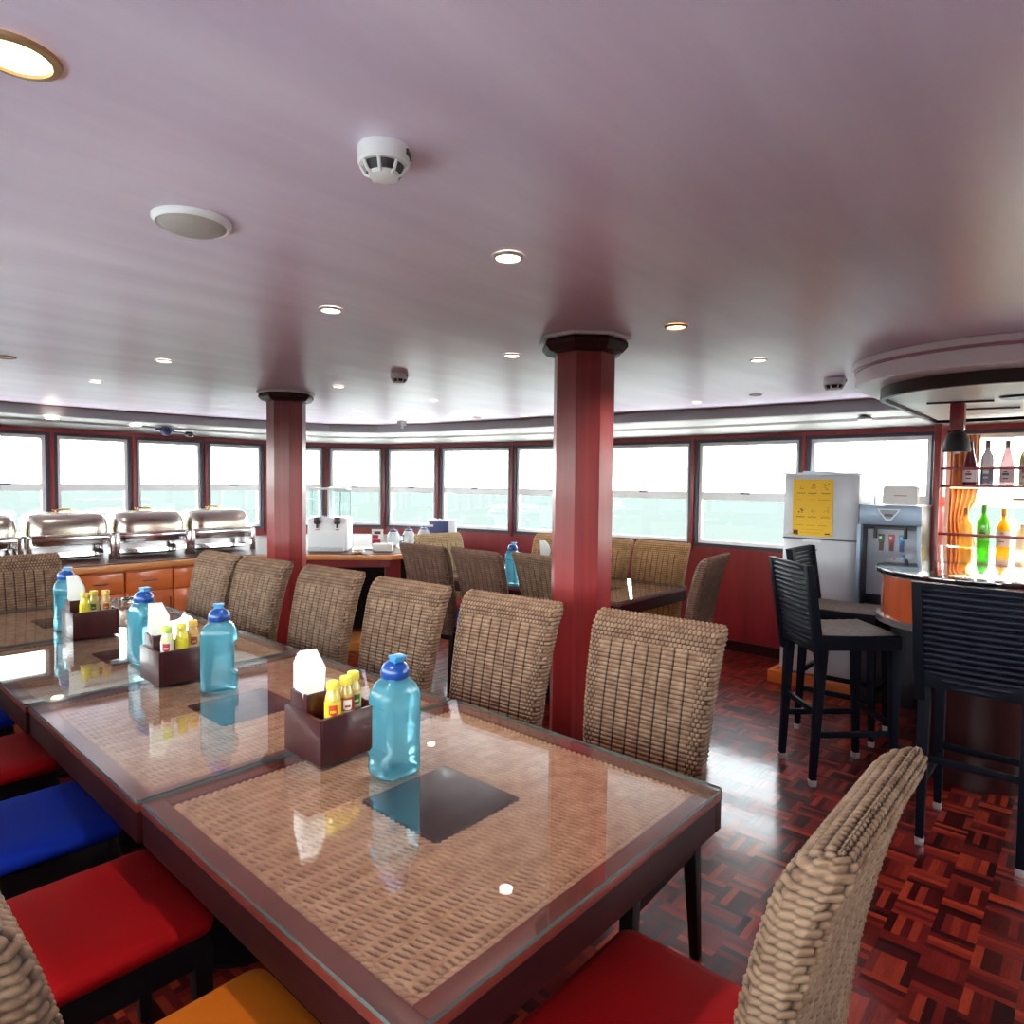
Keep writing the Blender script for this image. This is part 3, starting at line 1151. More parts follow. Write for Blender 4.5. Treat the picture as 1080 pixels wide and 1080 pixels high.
SAUCE = {
    'a': sauce_mesh('a', (0.62, 0.50, 0.10), YCAP, (0.82, 0.62, 0.03), (0.70, 0.06, 0.02), (0.55, 0.02, 0.08)),
    'b': sauce_mesh('b', (0.55, 0.38, 0.10), YCAP, (0.38, 0.05, 0.03), (0.80, 0.72, 0.62), (0.35, 0.02, 0.04)),
    'c': sauce_mesh('c', (0.66, 0.58, 0.20), YCAP, (0.70, 0.62, 0.28), (0.02, 0.16, 0.02), (0.05, 0.30, 0.02)),
    'd': sauce_mesh('d', (0.72, 0.62, 0.03), YCAP, (0.74, 0.64, 0.03), (0.74, 0.60, 0.03), (0.70, 0.58, 0.03)),
    'e': sauce_mesh('e', (0.62, 0.36, 0.10), plain('orange_cap', (0.80, 0.48, 0.05), 0.4), (0.70, 0.45, 0.18), (0.35, 0.06, 0.04), (0.60, 0.35, 0.12)),
    'f': sauce_mesh('f', (0.70, 0.74, 0.35), plain('lime_cap', (0.55, 0.72, 0.10), 0.4), (0.80, 0.80, 0.72), (0.55, 0.04, 0.04), (0.06, 0.35, 0.04)),
}


def sauce(x, y, z, rz, key, label, group):
    t = thing('sauce_bottle', label, 'bottle', (x, y, z), math.radians(rz), group)
    for nm, me in SAUCE[key].items():
        link(nm, me, t)


def caddy(x, y, label, nap_label, sauces, group):
    t = thing('condiment_caddy', label, 'caddy', (x, y, ZT), 0, 'red wooden caddies on the long row')
    link('tray', CAD[0], t)
    link('napkin_box', CAD[1], t)
    o = link('napkin_fan', NAPKIN)
    o.location = (x + 0.045, y + 0.123, ZT + 0.100)
    o.rotation_euler = (0, 0, math.radians(-12))
    tag(o, nap_label, 'napkins', 'napkin fans in the caddies')
    for (dx, dy, key, lab, rz) in sauces:
        sauce(x + dx, y + dy, ZT + 0.0805, rz, key, lab, group)


caddy(0.897, 1.436, 'red wooden condiment caddy nearest the camera, left of the nearest bottle', 'white folded napkins fanned out in the nearest caddy',
      [(0.062, 0.040, 'a', 'sauce bottle with yellow label and red swirl in the nearest caddy', 0),
       (0.110, 0.052, 'b', 'sauce bottle with dark red label in the middle of the nearest caddy', 10),
       (0.149, 0.075, 'c', 'sauce bottle with green patch label at the right of the nearest caddy', 20)], 'sauces in the nearest caddy')
caddy(0.870, 2.405, 'red wooden condiment caddy in the middle, left of the second bottle', 'white folded napkins standing in the middle caddy',
      [(0.045, 0.045, 'f', 'lime and white sauce bottle with green foot in the middle caddy', 0),
       (0.098, 0.052, 'd', 'plain bright yellow sauce bottle in the middle caddy', 10),
       (0.150, 0.085, 'e', 'orange capped sauce bottle at the right of the middle caddy', 20)], 'sauces in the middle caddy')
caddy(0.866, 3.375, 'red wooden condiment caddy farthest along the row by the far bottle', 'white folded napkins standing in the farthest caddy',
      [(0.060, 0.045, 'd', 'plain yellow sauce bottle at the left of the farthest caddy', 0),
       (0.108, 0.090, 'c', 'yellow topped sauce bottle in the middle of the farthest caddy', 10),
       (0.150, 0.065, 'e', 'tan sauce bottle with dark red letters in the farthest caddy', 20)], 'sauces in the farthest caddy')
t = thing('condiment_caddy', 'red wooden caddy under the cream napkins on the window side table', 'caddy', (3.935, 3.08, ZT), 0)
link('tray', CAD[0], t)
link('napkin_box', CAD[1], t)
o = link('napkin_fan', NAPKIN)
o.location = (3.980, 3.203, ZT + 0.100)
o.rotation_euler = (0, 0, math.radians(-60))
tag(o, 'cream napkins standing on the window side table left of the near column', 'napkins')

# ------------------------------------------------------------------ buffet with drawer units
ZB = 0.85
YB = 5.25


def cabinet(x0, x1, label):
    t = thing('buffet_cabinet', label, 'cabinet', ((x0 + x1) / 2, YB, 0), 0, 'drawer units of the buffet')
    w = (x1 - x0) / 2 - 0.001
    MB().box((-w, 0.022, 0.06), (w, 0.62, 0.802)).box((-w, 0.06, 0.0), (w, 0.60, 0.06)).build('carcass', CABWOOD, t, smooth=0)
    d = MB().box((-w + 0.006, 0.0, 0.640), (w - 0.006, 0.022, 0.785)).build('drawer', CABWOOD, t, bevel=0.003)
    MB().tube([(-0.045, 0, 0.715), (-0.045, -0.022, 0.715), (0.045, -0.022, 0.715), (0.045, 0, 0.715)], 0.005, 8).build('handle', STEEL, d)
    d = MB().box((-w + 0.006, 0.0, 0.075), (w - 0.006, 0.022, 0.628)).build('door', CABWOOD, t, bevel=0.003)
    MB().tube([(w - 0.03, 0, 0.49), (w - 0.03, -0.022, 0.49), (w - 0.03, -0.022, 0.57), (w - 0.03, 0, 0.57)], 0.005, 8).build('handle', STEEL, d)


for (a, b, lab) in ((0.36, 0.69, 'orange wood drawer unit at the far left behind the left head chair'),
                    (0.69, 1.02, 'orange wood drawer unit second from the left end of the buffet'),
                    (1.02, 1.353, 'orange wood drawer unit behind the farthest water bottle'),
                    (1.353, 1.677, 'orange wood drawer unit directly above the farthest caddy'),
                    (1.677, 2.011, 'orange wood drawer unit with both drawer and handle in view, left of the middle bottle'),
                    (2.011, 2.345, 'orange wood drawer unit beside the last woven chair of the row')):
    cabinet(a, b, lab)
# worktop over the drawer units, then the corner counter slanting toward the side windows
TOP1 = [(-0.6, YB - 0.03), (2.36, YB - 0.03), (2.36, 7.02), (-0.6, 7.02)]
TOP2 = [(2.362, YB - 0.03), (2.50, 5.20), (2.93, 4.93), (3.45, 4.44), (3.62, 4.42), (3.72, 4.50), (4.02, 5.02), (4.72, 5.70), (4.86, 6.12), (4.74, 6.38), (4.36, 6.80), (3.70, 7.00), (2.362, 7.02)]
VENEER = plain('worktop_veneer', (0.070, 0.020, 0.013), 0.55, spec=0.2)
o = MB().prism(TOP1, ZB - 0.046, ZB - 0.004).build('buffet_worktop', TOPWOOD, bevel=0.006)
tag(o, 'long wooden worktop over the drawer units carrying four chafing dishes', 'worktop')
MB().prism([(-0.55, YB + 0.02), (2.355, YB + 0.02), (2.355, 6.98), (-0.55, 6.98)], ZB - 0.0045, ZB).build('top_veneer', VENEER, o, smooth=0)
t = thing('corner_counter', 'slanting counter with wooden edge and dark open front, carrying the juice dispenser', 'counter', (0, 0, 0))
MB().prism(TOP2, ZB - 0.046, ZB - 0.004).build('worktop', TOPWOOD, t, bevel=0.006)
MB().prism([(2.366, YB + 0.02), (2.52, YB), (2.96, 4.98), (3.47, 4.49), (3.61, 4.47), (3.68, 4.54), (3.98, 5.05), (4.66, 5.72), (4.80, 6.12), (4.70, 6.34), (4.32, 6.76), (3.70, 6.96), (2.366, 6.98)], ZB - 0.0045, ZB).build('top_veneer', VENEER, t, smooth=0)
MB().box((2.37, 5.26, 0), (2.43, 5.32, ZB - 0.047)).build('support_post', REDWOOD, t, bevel=0.004)
MB().prism([(2.93, 5.05), (2.99, 4.99), (3.02, 5.03), (2.96, 5.09)], 0, ZB - 0.047).build('support_post', REDWOOD, t, bevel=0.004)
MB().prism([(3.46, 4.53), (3.58, 4.47), (3.62, 4.55), (3.52, 4.62)], 0, ZB - 0.047).build('support_post', REDWOOD, t, bevel=0.004)
MB().prism([(2.43, 5.28), (2.52, 5.24), (2.96, 4.99), (3.48, 4.50), (3.50, 4.53), (2.98, 5.03), (2.54, 5.28), (2.43, 5.32)], ZB - 0.115, ZB - 0.047).build('apron', REDWOOD, t)
MB().prism([(2.50, 5.75), (3.20, 5.30), (3.95, 4.85), (4.0, 4.9), (3.3, 5.6), (2.55, 5.95)], 0.10, ZB - 0.047).build('back_board', BLACKWOOD, t)
MB().prism([(2.45, 5.33), (2.98, 5.06), (3.50, 4.55), (3.85, 4.80), (3.2, 5.4), (2.5, 5.8)], 0.0, 0.075).build('plinth', TOPWOOD, t)


def superbox(w, d, h, p=2.4, n=40, lv=12, z0=0.0, y_flat=0.0):
    rings = []
    for k in range(lv + 1):
        a = k / lv
        s = max(0.0, 1 - a ** 3.0) ** (1 / 3.0)
        z = z0 + h * a
        ring = []
        for i in range(n):
            th = 2 * PI * i / n
            c, q = math.cos(th), math.sin(th)
            x = (w / 2 - 0.16 * w * (1 - s)) * math.copysign(abs(c) ** (2 / 5.0), c)
            y = (d / 2) * (0.25 + 0.75 * s) * math.copysign(abs(q) ** (2 / 5.0), q)
            ring.append((x, y, z))
        rings.append(ring)
    return rings


CHF = {}
CHF['lid'] = MB().loft(superbox(0.525, 0.40, 0.165, z0=0.195), True).data('lid', BRUSHED, smooth=50)
m = MB().loft([[(a, b, z) for a, b in rrect(w, d, 0.05, 6)] for w, d, z in ((0.545, 0.42, 0.185), (0.56, 0.43, 0.190), (0.56, 0.43, 0.202), (0.545, 0.42, 0.205))], True)
m.loft([[(a, b, z) for a, b in rrect(w, d, 0.06, 6)] for w, d, z in ((0.46, 0.33, 0.115), (0.50, 0.37, 0.125), (0.51, 0.38, 0.186))], True)
CHF['water_pan'] = m.data('water_pan', STEEL, smooth=40)
m = MB()
for sx in (-1, 1):
    for sy in (-1, 1):
        m.box((sx * 0.262 - 0.018, sy * 0.195 - 0.018, 0.0), (sx * 0.262 + 0.018, sy * 0.195 + 0.018, 0.19))
m.box((-0.26, -0.21, 0.150), (0.26, -0.20, 0.188)).box((-0.26, 0.20, 0.150), (0.26, 0.21, 0.188)).box((-0.275, -0.19, 0.15), (-0.265, 0.19, 0.188)).box((0.265, -0.19, 0.15), (0.275, 0.19, 0.188))
CHF['stand'] = m.data('stand', STEEL, bevel=0.003)
m = MB().loft([[(a, b, z) for a, b in rrect(w, d, 0.09, 8)] for w, d, z in ((0.40, 0.26, 0.018), (0.47, 0.33, 0.034), (0.475, 0.335, 0.038), (0.40, 0.26, 0.030))], True)
CHF['burner_tray'] = m.data('burner_tray', STEEL, smooth=40)
m = MB().tube([(-0.05, 0.0, 0.358), (-0.045, -0.01, 0.378), (0.0, -0.014, 0.384), (0.045, -0.01, 0.378), (0.05, 0.0, 0.358)], 0.006, 10)
m.box((-0.07, -0.016, 0.372), (0.07, -0.002, 0.380))
CHF['handle'] = m.data('handle', BRASS, bevel=0.001)
for x, lab in ((0.868, 'steel chafing dish cut off by the left edge'), (1.44, 'steel roll top chafing dish above the farthest water bottle and caddy'),
               (2.00, 'steel roll top chafing dish in the middle of the buffet'), (2.56, 'steel roll top chafing dish nearest the far column')):
    t = thing('chafing_dish', lab, 'chafing dish', (x, 5.80, ZB + 0.0005), 0, 'chafing dishes on the buffet')
    for nm, me in CHF.items():
        link(nm, me, t)
o = MB().lathe([(0.035, 0), (0.035, 0.10), (0.03, 0.105)], 16).build('white_canister', WHITEPL)
o.location = (3.08, 6.35, ZB + 0.0005)
tag(o, 'small white canister on the buffet right of the last chafing dish', 'canister')

# juice dispenser and the things around it on the slanting counter
t = thing('juice_dispenser', 'white twin tank juice dispenser on the counter right of the far column', 'juice dispenser', (3.35, 5.19, ZB + 0.0005), math.radians(-43))
MB().loft([[(a, b, z) for a, b in rrect(w, d, 0.03, 5)] for w, d, z in ((0.345, 0.30, 0.0), (0.35, 0.305, 0.01), (0.35, 0.305, 0.275), (0.33, 0.285, 0.292))], True).build('base', WHITEPL, t)
for sx in (-1, 1):
    k = MB().prism(rrect(0.155, 0.24, 0.02, 5, sx * 0.087, 0.01), 0.293, 0.535)
    k.build('tank', glass('clear_tank', (0.90, 0.96, 0.96), 1.35) if 'clear_tank' not in MATS else MATS['clear_tank'], t, smooth=30)
    MB().prism(rrect(0.16, 0.245, 0.02, 5, sx * 0.087, 0.01), 0.536, 0.552).build('lid', WHITEPL, t, smooth=30)
    MB().tube([(sx * 0.087, 0.0, 0.294), (sx * 0.087, 0.0, 0.53)], 0.008, 8).build('stirrer_rod', WHITEPL, t)
    MB().lathe([(0.024, 0.235), (0.03, 0.25), (0.03, 0.285), (0.02, 0.30)], 14, (sx * 0.087, -0.168, 0)).box((sx * 0.087 - 0.008, -0.175, 0.20), (sx * 0.087 + 0.008, -0.160, 0.24)).build('tap', BLACK, t)
    MB().box((sx * 0.087 - 0.018, -0.1555, 0.180), (sx * 0.087 + 0.018, -0.1525, 0.188)).build('red_mark', plain('red_mark', (0.5, 0.02, 0.03), 0.4) if 'red_mark' not in MATS else MATS['red_mark'], t, smooth=0)
MB().box((-0.01, -0.10, 0.293), (0.008, 0.10, 0.56)).build('divider', WHITEPL, t)
MB().box((-0.15, -0.225, 0.0), (0.15, -0.155, 0.03)).build('drip_tray', plain('pale_grey', (0.55, 0.57, 0.58), 0.4), t, bevel=0.004)


def on_counter(px_, py_, z=ZB + 0.0005):
    p = at_z(px_, py_, z)
    return p


p = on_counter(393, 583)
o = MB().box((-0.085, -0.06, 0), (0.085, 0.06, 0.065)).build('napkin_box', plain('white_box', (0.80, 0.79, 0.75), 0.5), bevel=0.008)
q = on_counter(404, 581)
o.location = (q.x, q.y, q.z)
o.rotation_euler = (0, 0, math.radians(-45))
tag(o, 'low white box at the front of the slanting counter', 'box')
q = on_counter(398, 575)
t = thing('menu_stand', 'small red and white menu card standing on the slanting counter', 'menu card', q, math.radians(-48))
MB().box((-0.055, -0.004, 0), (0.055, 0.004, 0.155)).box((-0.055, -0.03, 0), (0.055, 0.03, 0.006)).build('card', PAPER, t, smooth=0)
MB().box((-0.050, -0.0055, 0.015), (0.032, -0.0042, 0.055)).box((-0.050, -0.0055, 0.065), (0.01, -0.0042, 0.10)).box((-0.03, -0.0055, 0.108), (0.032, -0.0042, 0.135), 1).build('print', [plain('print_red', (0.45, 0.02, 0.06), 0.5), plain('print_dark', (0.10, 0.03, 0.04), 0.5)], t, smooth=0)
JUG = {}
JUG['glass_body'] = MB().lathe([(0.05, 0.0), (0.062, 0.02), (0.062, 0.09), (0.045, 0.12), (0.040, 0.125)], 20).data('glass_body', tinted('jug_glass', (0.72, 0.78, 0.80), 0.5), smooth=40)
JUG['lid'] = MB().lathe([(0.040, 0.126), (0.040, 0.14), (0.012, 0.146), (0.012, 0.16)], 16).data('lid', NAVY, smooth=40)
JUG['handle'] = MB().tube([(0.058, 0, 0.09), (0.10, 0, 0.085), (0.10, 0, 0.03), (0.06, 0, 0.025)], 0.008, 8).data('handle', NAVY, smooth=40)
for px_, py_, lab in ((415, 574, 'glass jug with dark lid, left of the three jugs on the slanting counter'), (431, 573, 'glass jug with dark lid, middle of the three jugs on the slanting counter'),
                      (447, 571, 'glass jug with dark lid, right of the three jugs beside the blue cooler')):
    q = on_counter(px_, py_)
    t = thing('coffee_jug', lab, 'jug', q, math.radians(-30), 'glass jugs on the counter')
    for nm, me in JUG.items():
        link(nm, me, t)
q = on_counter(471, 568)
t = thing('drink_cooler', 'navy blue drink cooler with white lid and side on the counter by the windows', 'cooler', (q.x - 0.12, q.y - 0.05, q.z), math.radians(-46))
MB().prism(rrect(0.20, 0.20, 0.03, 5, -0.03, 0), 0, 0.20).build('body', NAVY, t, smooth=30)
MB().prism(rrect(0.085, 0.19, 0.02, 5, 0.115, 0), 0, 0.215).build('side_panel', WHITEPL, t, smooth=30)
MB().prism(rrect(0.22, 0.21, 0.03, 5, -0.03, 0), 0.2005, 0.222).build('lid', WHITEPL, t, smooth=30)
MB().tube([(-0.05, 0, 0.222), (-0.02, 0, 0.25), (0.01, 0, 0.222)], 0.012, 8).build('handle', BLACK, t)
MB().box((-0.145, -0.13, 0.145), (-0.08, -0.1005, 0.165)).build('tap', WHITEPL, t, bevel=0.003)
q = on_counter(378, 583)
o = MB().lathe([(0.03, 0), (0.055, 0.012), (0.058, 0.014), (0.03, 0.006)], 20).lathe([(0.03, 0.015), (0.055, 0.027), (0.058, 0.029), (0.03, 0.02)], 20).build('saucer_stack', plain('cream_china', (0.72, 0.62, 0.48), 0.3))
o.location = q
tag(o, 'small stack of cream saucers beside the juice dispenser', 'saucers')
q = on_counter(384, 579)
o = MB().box((-0.10, -0.07, 0), (0.10, 0.07, 0.012)).build('serving_tray', plain('grey_tray', (0.45, 0.46, 0.48), 0.3), bevel=0.004)
o.location = q
o.rotation_euler = (0, 0, math.radians(-40))
tag(o, 'flat grey tray lying behind the saucers on the slanting counter', 'tray')
q = at_z(398, 662, 0.0755)
o = MB().loft([[(a, b, z) for a, b in rrect(w, w * 0.8, 0.03, 4)] for w, z in ((0.17, 0), (0.21, 0.30), (0.215, 0.31))], True).build('waste_bin', plain('white_bin', (0.62, 0.60, 0.62), 0.5))
o.location = (q.x - 0.02, q.y + 0.13, 0.0755)
o.rotation_euler = (0, 0, math.radians(-45))
tag(o, 'white bin standing in the dark space under the slanting counter', 'bin')

# ------------------------------------------------------------------ fridge, poster, dispenser
FX = 5.0
t = thing('refrigerator', 'tall white two door refrigerator by the window, yellow poster on its top door', 'refrigerator', (FX, 1.505, 0))
w = 0.255
MB().box((0.055, -w, 0.085), (0.585, w, 1.555)).build('body', FRIDGEW, t, bevel=0.012)


def fridge_door(nm, z0, z1):
    pts = []
    for k in range(13):
        y = -w + 2 * w * k / 12
        e = abs(y) / w
        pts.append((0.0 + 0.030 * e ** 6 + 0.010 * e ** 2, y))
    poly = pts + [(0.052, w), (0.052, -w)]
    return MB().prism(poly, z0, z1).build(nm, FRIDGEW, t, bevel=0.004)


d1 = fridge_door('freezer_door', 1.092, 1.548)
d2 = fridge_door('lower_door', 0.10, 1.080)
MB().box((-0.012, -0.03, 1.062), (0.004, 0.10, 1.082)).build('handle', WHITEPL, d2, bevel=0.004)
MB().box((-0.004, 0.0, 1.005), (0.0005, 0.022, 1.014)).build('badge', DARKGREY, d2, smooth=0)
MB().box((0.012, -w + 0.004, 1.0805), (0.0545, w - 0.004, 1.0915)).build('door_gap_shade', DARKGREY, t, smooth=0)  # dark strip put in as the shade between the two doors
MB().box((0.0, -w, 1.549), (0.58, w + 0.004, 1.566)).build('top_cover', WHITEPL, t, bevel=0.004)
MB().lathe([(0.022, 0), (0.022, 0.006)], 16, (0.004, 0.21, 1.12)).build('lock', WHITEPL, t)
m = MB().box((-0.055, -0.268, 0.0), (0.0, 0.31, 0.085)).box((0.0, 0.275, 0), (0.60, 0.31, 0.085)).box((0.0, -0.268, 0), (0.60, -0.258, 0.085)).box((0, -0.27, 0), (0.6, 0.27, 0.07))
o = m.build('fridge_plinth', CABWOOD, bevel=0.003)
o.location = (FX, 1.505, 0.0005)
tag(o, 'low reddish wooden plinth under the refrigerator', 'plinth')
o = MB().box((0, 0, 0), (0.24, 0.20, 0.012)).build('paper_pad', plain('pale_blue_paper', (0.62, 0.76, 0.84), 0.6), bevel=0.003)
o.location = (FX + 0.06, 1.44, 1.5665)
tag(o, 'flat pale blue pad lying on the refrigerator top', 'pad')
# poster stuck flat on the freezer door
t = thing('poster', 'yellow poster with small printed icons on the upper refrigerator door', 'poster', (FX - 0.0025, 1.545, 1.108))
pw, ph = 0.275, 0.41
MB().box((-0.0015, -pw / 2, 0), (0.0005, pw / 2, ph)).build('sheet', POSTERY, t, smooth=0)
mk = MB()
X0, X1 = -0.0026, -0.0016


def mark(u, v, a, b, mi):      # u from the left of the poster (+y), v from its foot
    y = pw / 2 - u
    mk.box((X0, y - a, v), (X1, y, v + b), mi)


rng = random.Random(3)
for (u, v, mi) in ((0.045, 0.335, 2), (0.125, 0.335, 1), (0.215, 0.335, 0), (0.045, 0.165, 0), (0.125, 0.165, 2), (0.215, 0.165, 2)):
    for k in range(7):
        mark(u + rng.uniform(-0.006, 0.028), v + rng.uniform(0, 0.038), rng.uniform(0.004, 0.012), rng.uniform(0.003, 0.010), mi)
    for k in range(6):
        mark(u - 0.018 + k * 0.010, v - 0.030 + rng.uniform(-0.002, 0.003), 0.007, 0.006, 0 if mi != 2 else 3)
for (u, v, n, mi) in ((0.025, 0.262, 4, 2), (0.115, 0.262, 4, 2), (0.175, 0.262, 8, 3), (0.02, 0.075, 6, 3), (0.10, 0.075, 6, 3), (0.18, 0.075, 6, 3), (0.06, 0.045, 16, 2), (0.06, 0.022, 14, 2)):
    for k in range(n):
        mark(u + k * 0.010, v, 0.007, 0.0035, mi)
mark(0.008, 0.010, 0.034, 0.030, 0)
mark(0.018, 0.014, 0.015, 0.018, 4)
mark(0.225, 0.014, 0.035, 0.010, 0)
mk.build('printed_icons', [plain('print_black', (0.03, 0.02, 0.02), 0.6), plain('print_brick', (0.42, 0.06, 0.02), 0.6), plain('print_ochre', (0.52, 0.27, 0.008), 0.6), plain('print_brown', (0.20, 0.09, 0.01), 0.6), PAPER], t, smooth=0)

t = thing('drink_dispenser', 'blue grey floor standing drink dispenser between the refrigerator and bar', 'drink dispenser', (4.95, 1.045, 0))
w = 0.190
m = MB().box((0.03, -w, 0.0), (0.45, w, 0.60)).box((0.03, -w, 0.60), (0.45, -w + 0.03, 1.345)).box((0.03, w - 0.03, 0.60), (0.45, w, 1.345)).box((0.16, -w + 0.03, 0.60), (0.45, w - 0.03, 1.345)).box((0.03, -w + 0.03, 1.20), (0.16, w - 0.03, 1.345))
m.build('body', DARKGREY, t, bevel=0.004)
MB().box((0.0, -w, 1.215), (0.029, w - 0.012, 1.343)).build('top_panel', GREYSTEEL, t, bevel=0.006)
for s in (-1, 1):
    MB().box((0.0, s * (w - 0.012) - 0.012, 0.61), (0.029, s * (w - 0.012) + 0.012, 1.214)).build('side_post', GREYSTEEL, t, bevel=0.003)
MB().box((0.145, -w + 0.032, 0.72), (0.159, w - 0.032, 1.175)).build('back_panel', plain('recess_panel', (0.40, 0.43, 0.52), 0.3), t, smooth=0)
MB().loft([[(0.0 + 0.15 * k, y, z) for y, z in ((-w + 0.03, 0.605), (w - 0.03, 0.605), (w - 0.03, 0.655), (-w + 0.03, 0.655))] for k in (0, 1)], True).build('drip_tray', GREYSTEEL, t, bevel=0.004)
MB().box((0.0, -w, 0.02), (0.029, w, 0.60)).build('lower_panel', DARKGREY, t, bevel=0.005)


def tri(cx, cz, s, x0, x1, m_, mi):
    pts = [(cx - s, cz + s * 0.55), (cx + s, cz + s * 0.55), (cx + s * 0.85, cz + s * 0.25), (cx + s * 0.22, cz - s * 0.55), (cx - s * 0.22, cz - s * 0.55), (cx - s * 0.85, cz + s * 0.25)]
    m_.loft([[(x0, y, z) for y, z in pts], [(x1, y, z) for y, z in pts]], True, mi)


m = MB()
tri(0.0, 1.285, 0.070, -0.004, 0.0005, m, 0)
tri(0.0, 1.286, 0.055, -0.006, -0.0038, m, 1)
m.box((-0.0075, -0.025, 1.272), (-0.006, 0.025, 1.290), 2)
m.build('emblem', [WHITEPL, plain('emblem_grey', (0.30, 0.33, 0.40), 0.4), plain('emblem_dark', (0.08, 0.08, 0.14), 0.4)], t, smooth=0)
for k, (c1, c2) in enumerate((((0.05, 0.14, 0.06), (0.10, 0.03, 0.03)), ((0.50, 0.03, 0.05), (0.16, 0.02, 0.03)), ((0.03, 0.30, 0.62), (0.02, 0.06, 0.22)))):
    y = 0.068 - k * 0.062
    m = MB().box((0.1415, y - 0.019, 1.085), (0.1445, y + 0.019, 1.145), 0).box((0.1395, y - 0.014, 1.030), (0.1445, y + 0.014, 1.085), 1).box((0.1385, y - 0.015, 1.060), (0.1415, y + 0.004, 1.100), 1).box((0.1385, y - 0.002, 1.110), (0.1415, y + 0.014, 1.130), 2)
    m.build('drink_picture', [plain('pic_a%d' % k, c1, 0.4), plain('pic_b%d' % k, c2, 0.4), WHITEPL], t, smooth=0)
MB().tube([(0.07, 0.09, 1.20), (0.07, 0.09, 1.12)], 0.012, 10).tube([(0.07, -0.09, 1.20), (0.07, -0.09, 1.12)], 0.012, 10).build('nozzle', BLACK, t)
t = thing('router', 'cream white box on top of the drink dispenser', 'router', (5.06, 1.0, 1.3455))
MB().loft([[(x, a, b + 0.068) for a, b in rrect(0.205 * s, 0.132 * s, 0.022, 5)] for x, s in ((-0.03, 0.97), (-0.026, 1.0), (0.026, 1.0), (0.03, 0.97))], True).build('case', plain('cream_plastic', (0.72, 0.69, 0.66), 0.4), t)
MB().box((-0.0325, -0.045, 0.064), (-0.0300, 0.035, 0.069)).build('status_strip', plain('router_red', (0.45, 0.05, 0.05), 0.4), t, smooth=0)
MB().tube([(0.0, 0.155, 0.0), (0.0, 0.158, 0.16)], 0.004, 8).build('antenna', WHITEPL, t)

# ------------------------------------------------------------------ bar: counter, canopy, shelf
BC = (3.845, 0.43)


def capsule(c, r, xend, n=28):
    pts = [(xend, c[1] - r), (xend, c[1] + r)]
    for k in range(n + 1):
        a = math.radians(90 + 180 * k / n)
        pts.append((c[0] + r * math.cos(a), c[1] + r * math.sin(a)))
    return pts


t = thing('bar_counter', 'round ended bar counter with glossy dark top and red wood front', 'bar', (0, 0, 0))
MB().prism(capsule(BC, 0.425, 5.25), 1.045, 1.07).build('counter_top', BARTOP, t, bevel=0.006, seg=3)
MB().prism(capsule(BC, 0.408, 5.24), 1.037, 1.0445).build('edge_trim', plain('pale_metal_trim', (0.5, 0.45, 0.45), 0.25, metal=0.8), t, smooth=25)
MB().prism(capsule(BC, 0.395, 5.22), 0.835, 1.0365).build('front_panel', BARWOOD, t, smooth=25)
MB().prism(capsule(BC, 0.415, 5.22), 0.805, 0.8345).build('lower_trim', plain('silver_trim', (0.48, 0.44, 0.46), 0.25, metal=0.8), t, smooth=25)
MB().prism(capsule((4.10, 0.43), 0.26, 5.20), 0.0, 0.8045).build('base', DARKWOOD, t, smooth=25)

t = thing('bar_canopy', 'round ended white canopy with dark wood ring over the bar', 'canopy', (0, 0, 0))
CC = (3.955, 0.40)


def ringprism(outer, inner, z0, z1, name, mat, smooth=25):
    m_ = MB()
    m_.loft([[(x, y, z1) for x, y in outer], [(x, y, z0) for x, y in outer], [(x, y, z0) for x, y in inner], [(x, y, z1) for x, y in inner]], cap=False)
    return m_.build(name, mat, t, smooth=smooth)


XE = 5.50
ringprism(capsule(CC, 0.600, XE), capsule(CC, 0.40, XE), 1.985, ZC - 0.03, 'fascia', plain('canopy_white', (0.90, 0.88, 0.93), 0.35))
ringprism(capsule(CC, 0.618, XE), capsule(CC, 0.50, XE), ZC - 0.031, ZC - 0.002, 'crown_moulding', MATS['canopy_white'])
ringprism(capsule(CC, 0.607, XE), capsule(CC, 0.52, XE), ZC - 0.045, ZC - 0.032, 'pink_line', plain('pink_line', (0.45, 0.25, 0.33), 0.4))
ringprism(capsule((4.03, 0.40), 0.50, XE), capsule((4.03, 0.40), 0.475, XE), 1.925, 2.05, 'wood_ring', DARKWOOD)
ringprism(capsule((4.03, 0.40), 0.512, XE), capsule((4.03, 0.40), 0.47, XE), 1.988, 2.0, 'wood_ring_lip', MATS['canopy_white'])
MB().prism(capsule((4.03, 0.40), 0.474, XE), 1.945, 1.975).build('inner_panel', plain('canopy_inner', (0.80, 0.77, 0.72), 0.3), t, smooth=25)
for (a, b) in (((4.30, 0.74), (4.36, 0.44)), ((4.32, 0.30), (4.55, 0.10)), ((4.75, 0.62), (4.80, 0.36))):
    MB().tube([(a[0], a[1], 1.938), (b[0], b[1], 1.938)], 0.006, 8).build('glass_rail', BLACK, t)
t2 = thing('bar_downlight', 'dark oval lamp in the bar canopy at the right edge', 'ceiling light', (4.28, 0.33, 1.944))
MB().lathe([(0.075, -0.010), (0.085, 0.0)], 24).build('rim', DARKGREY, t2)
t2 = thing('hanging_post', 'short red post hanging from the bar canopy with a dark bell below', 'post', (4.45, 0.612, 1.66))
MB().box((-0.035, -0.035, 0.13), (0.035, 0.035, 0.284)).build('post', plain('red_leather', (0.26, 0.012, 0.02), 0.35), t2, bevel=0.008)
MB().lathe([(0.066, 0.012), (0.070, 0.02), (0.058, 0.085), (0.042, 0.118), (0.02, 0.1295)], 20).build('bell_shade', BLACK, t2)
MB().lathe([(0.012, 0.0), (0.016, 0.012)], 10).build('bulb', PAPER, t2)

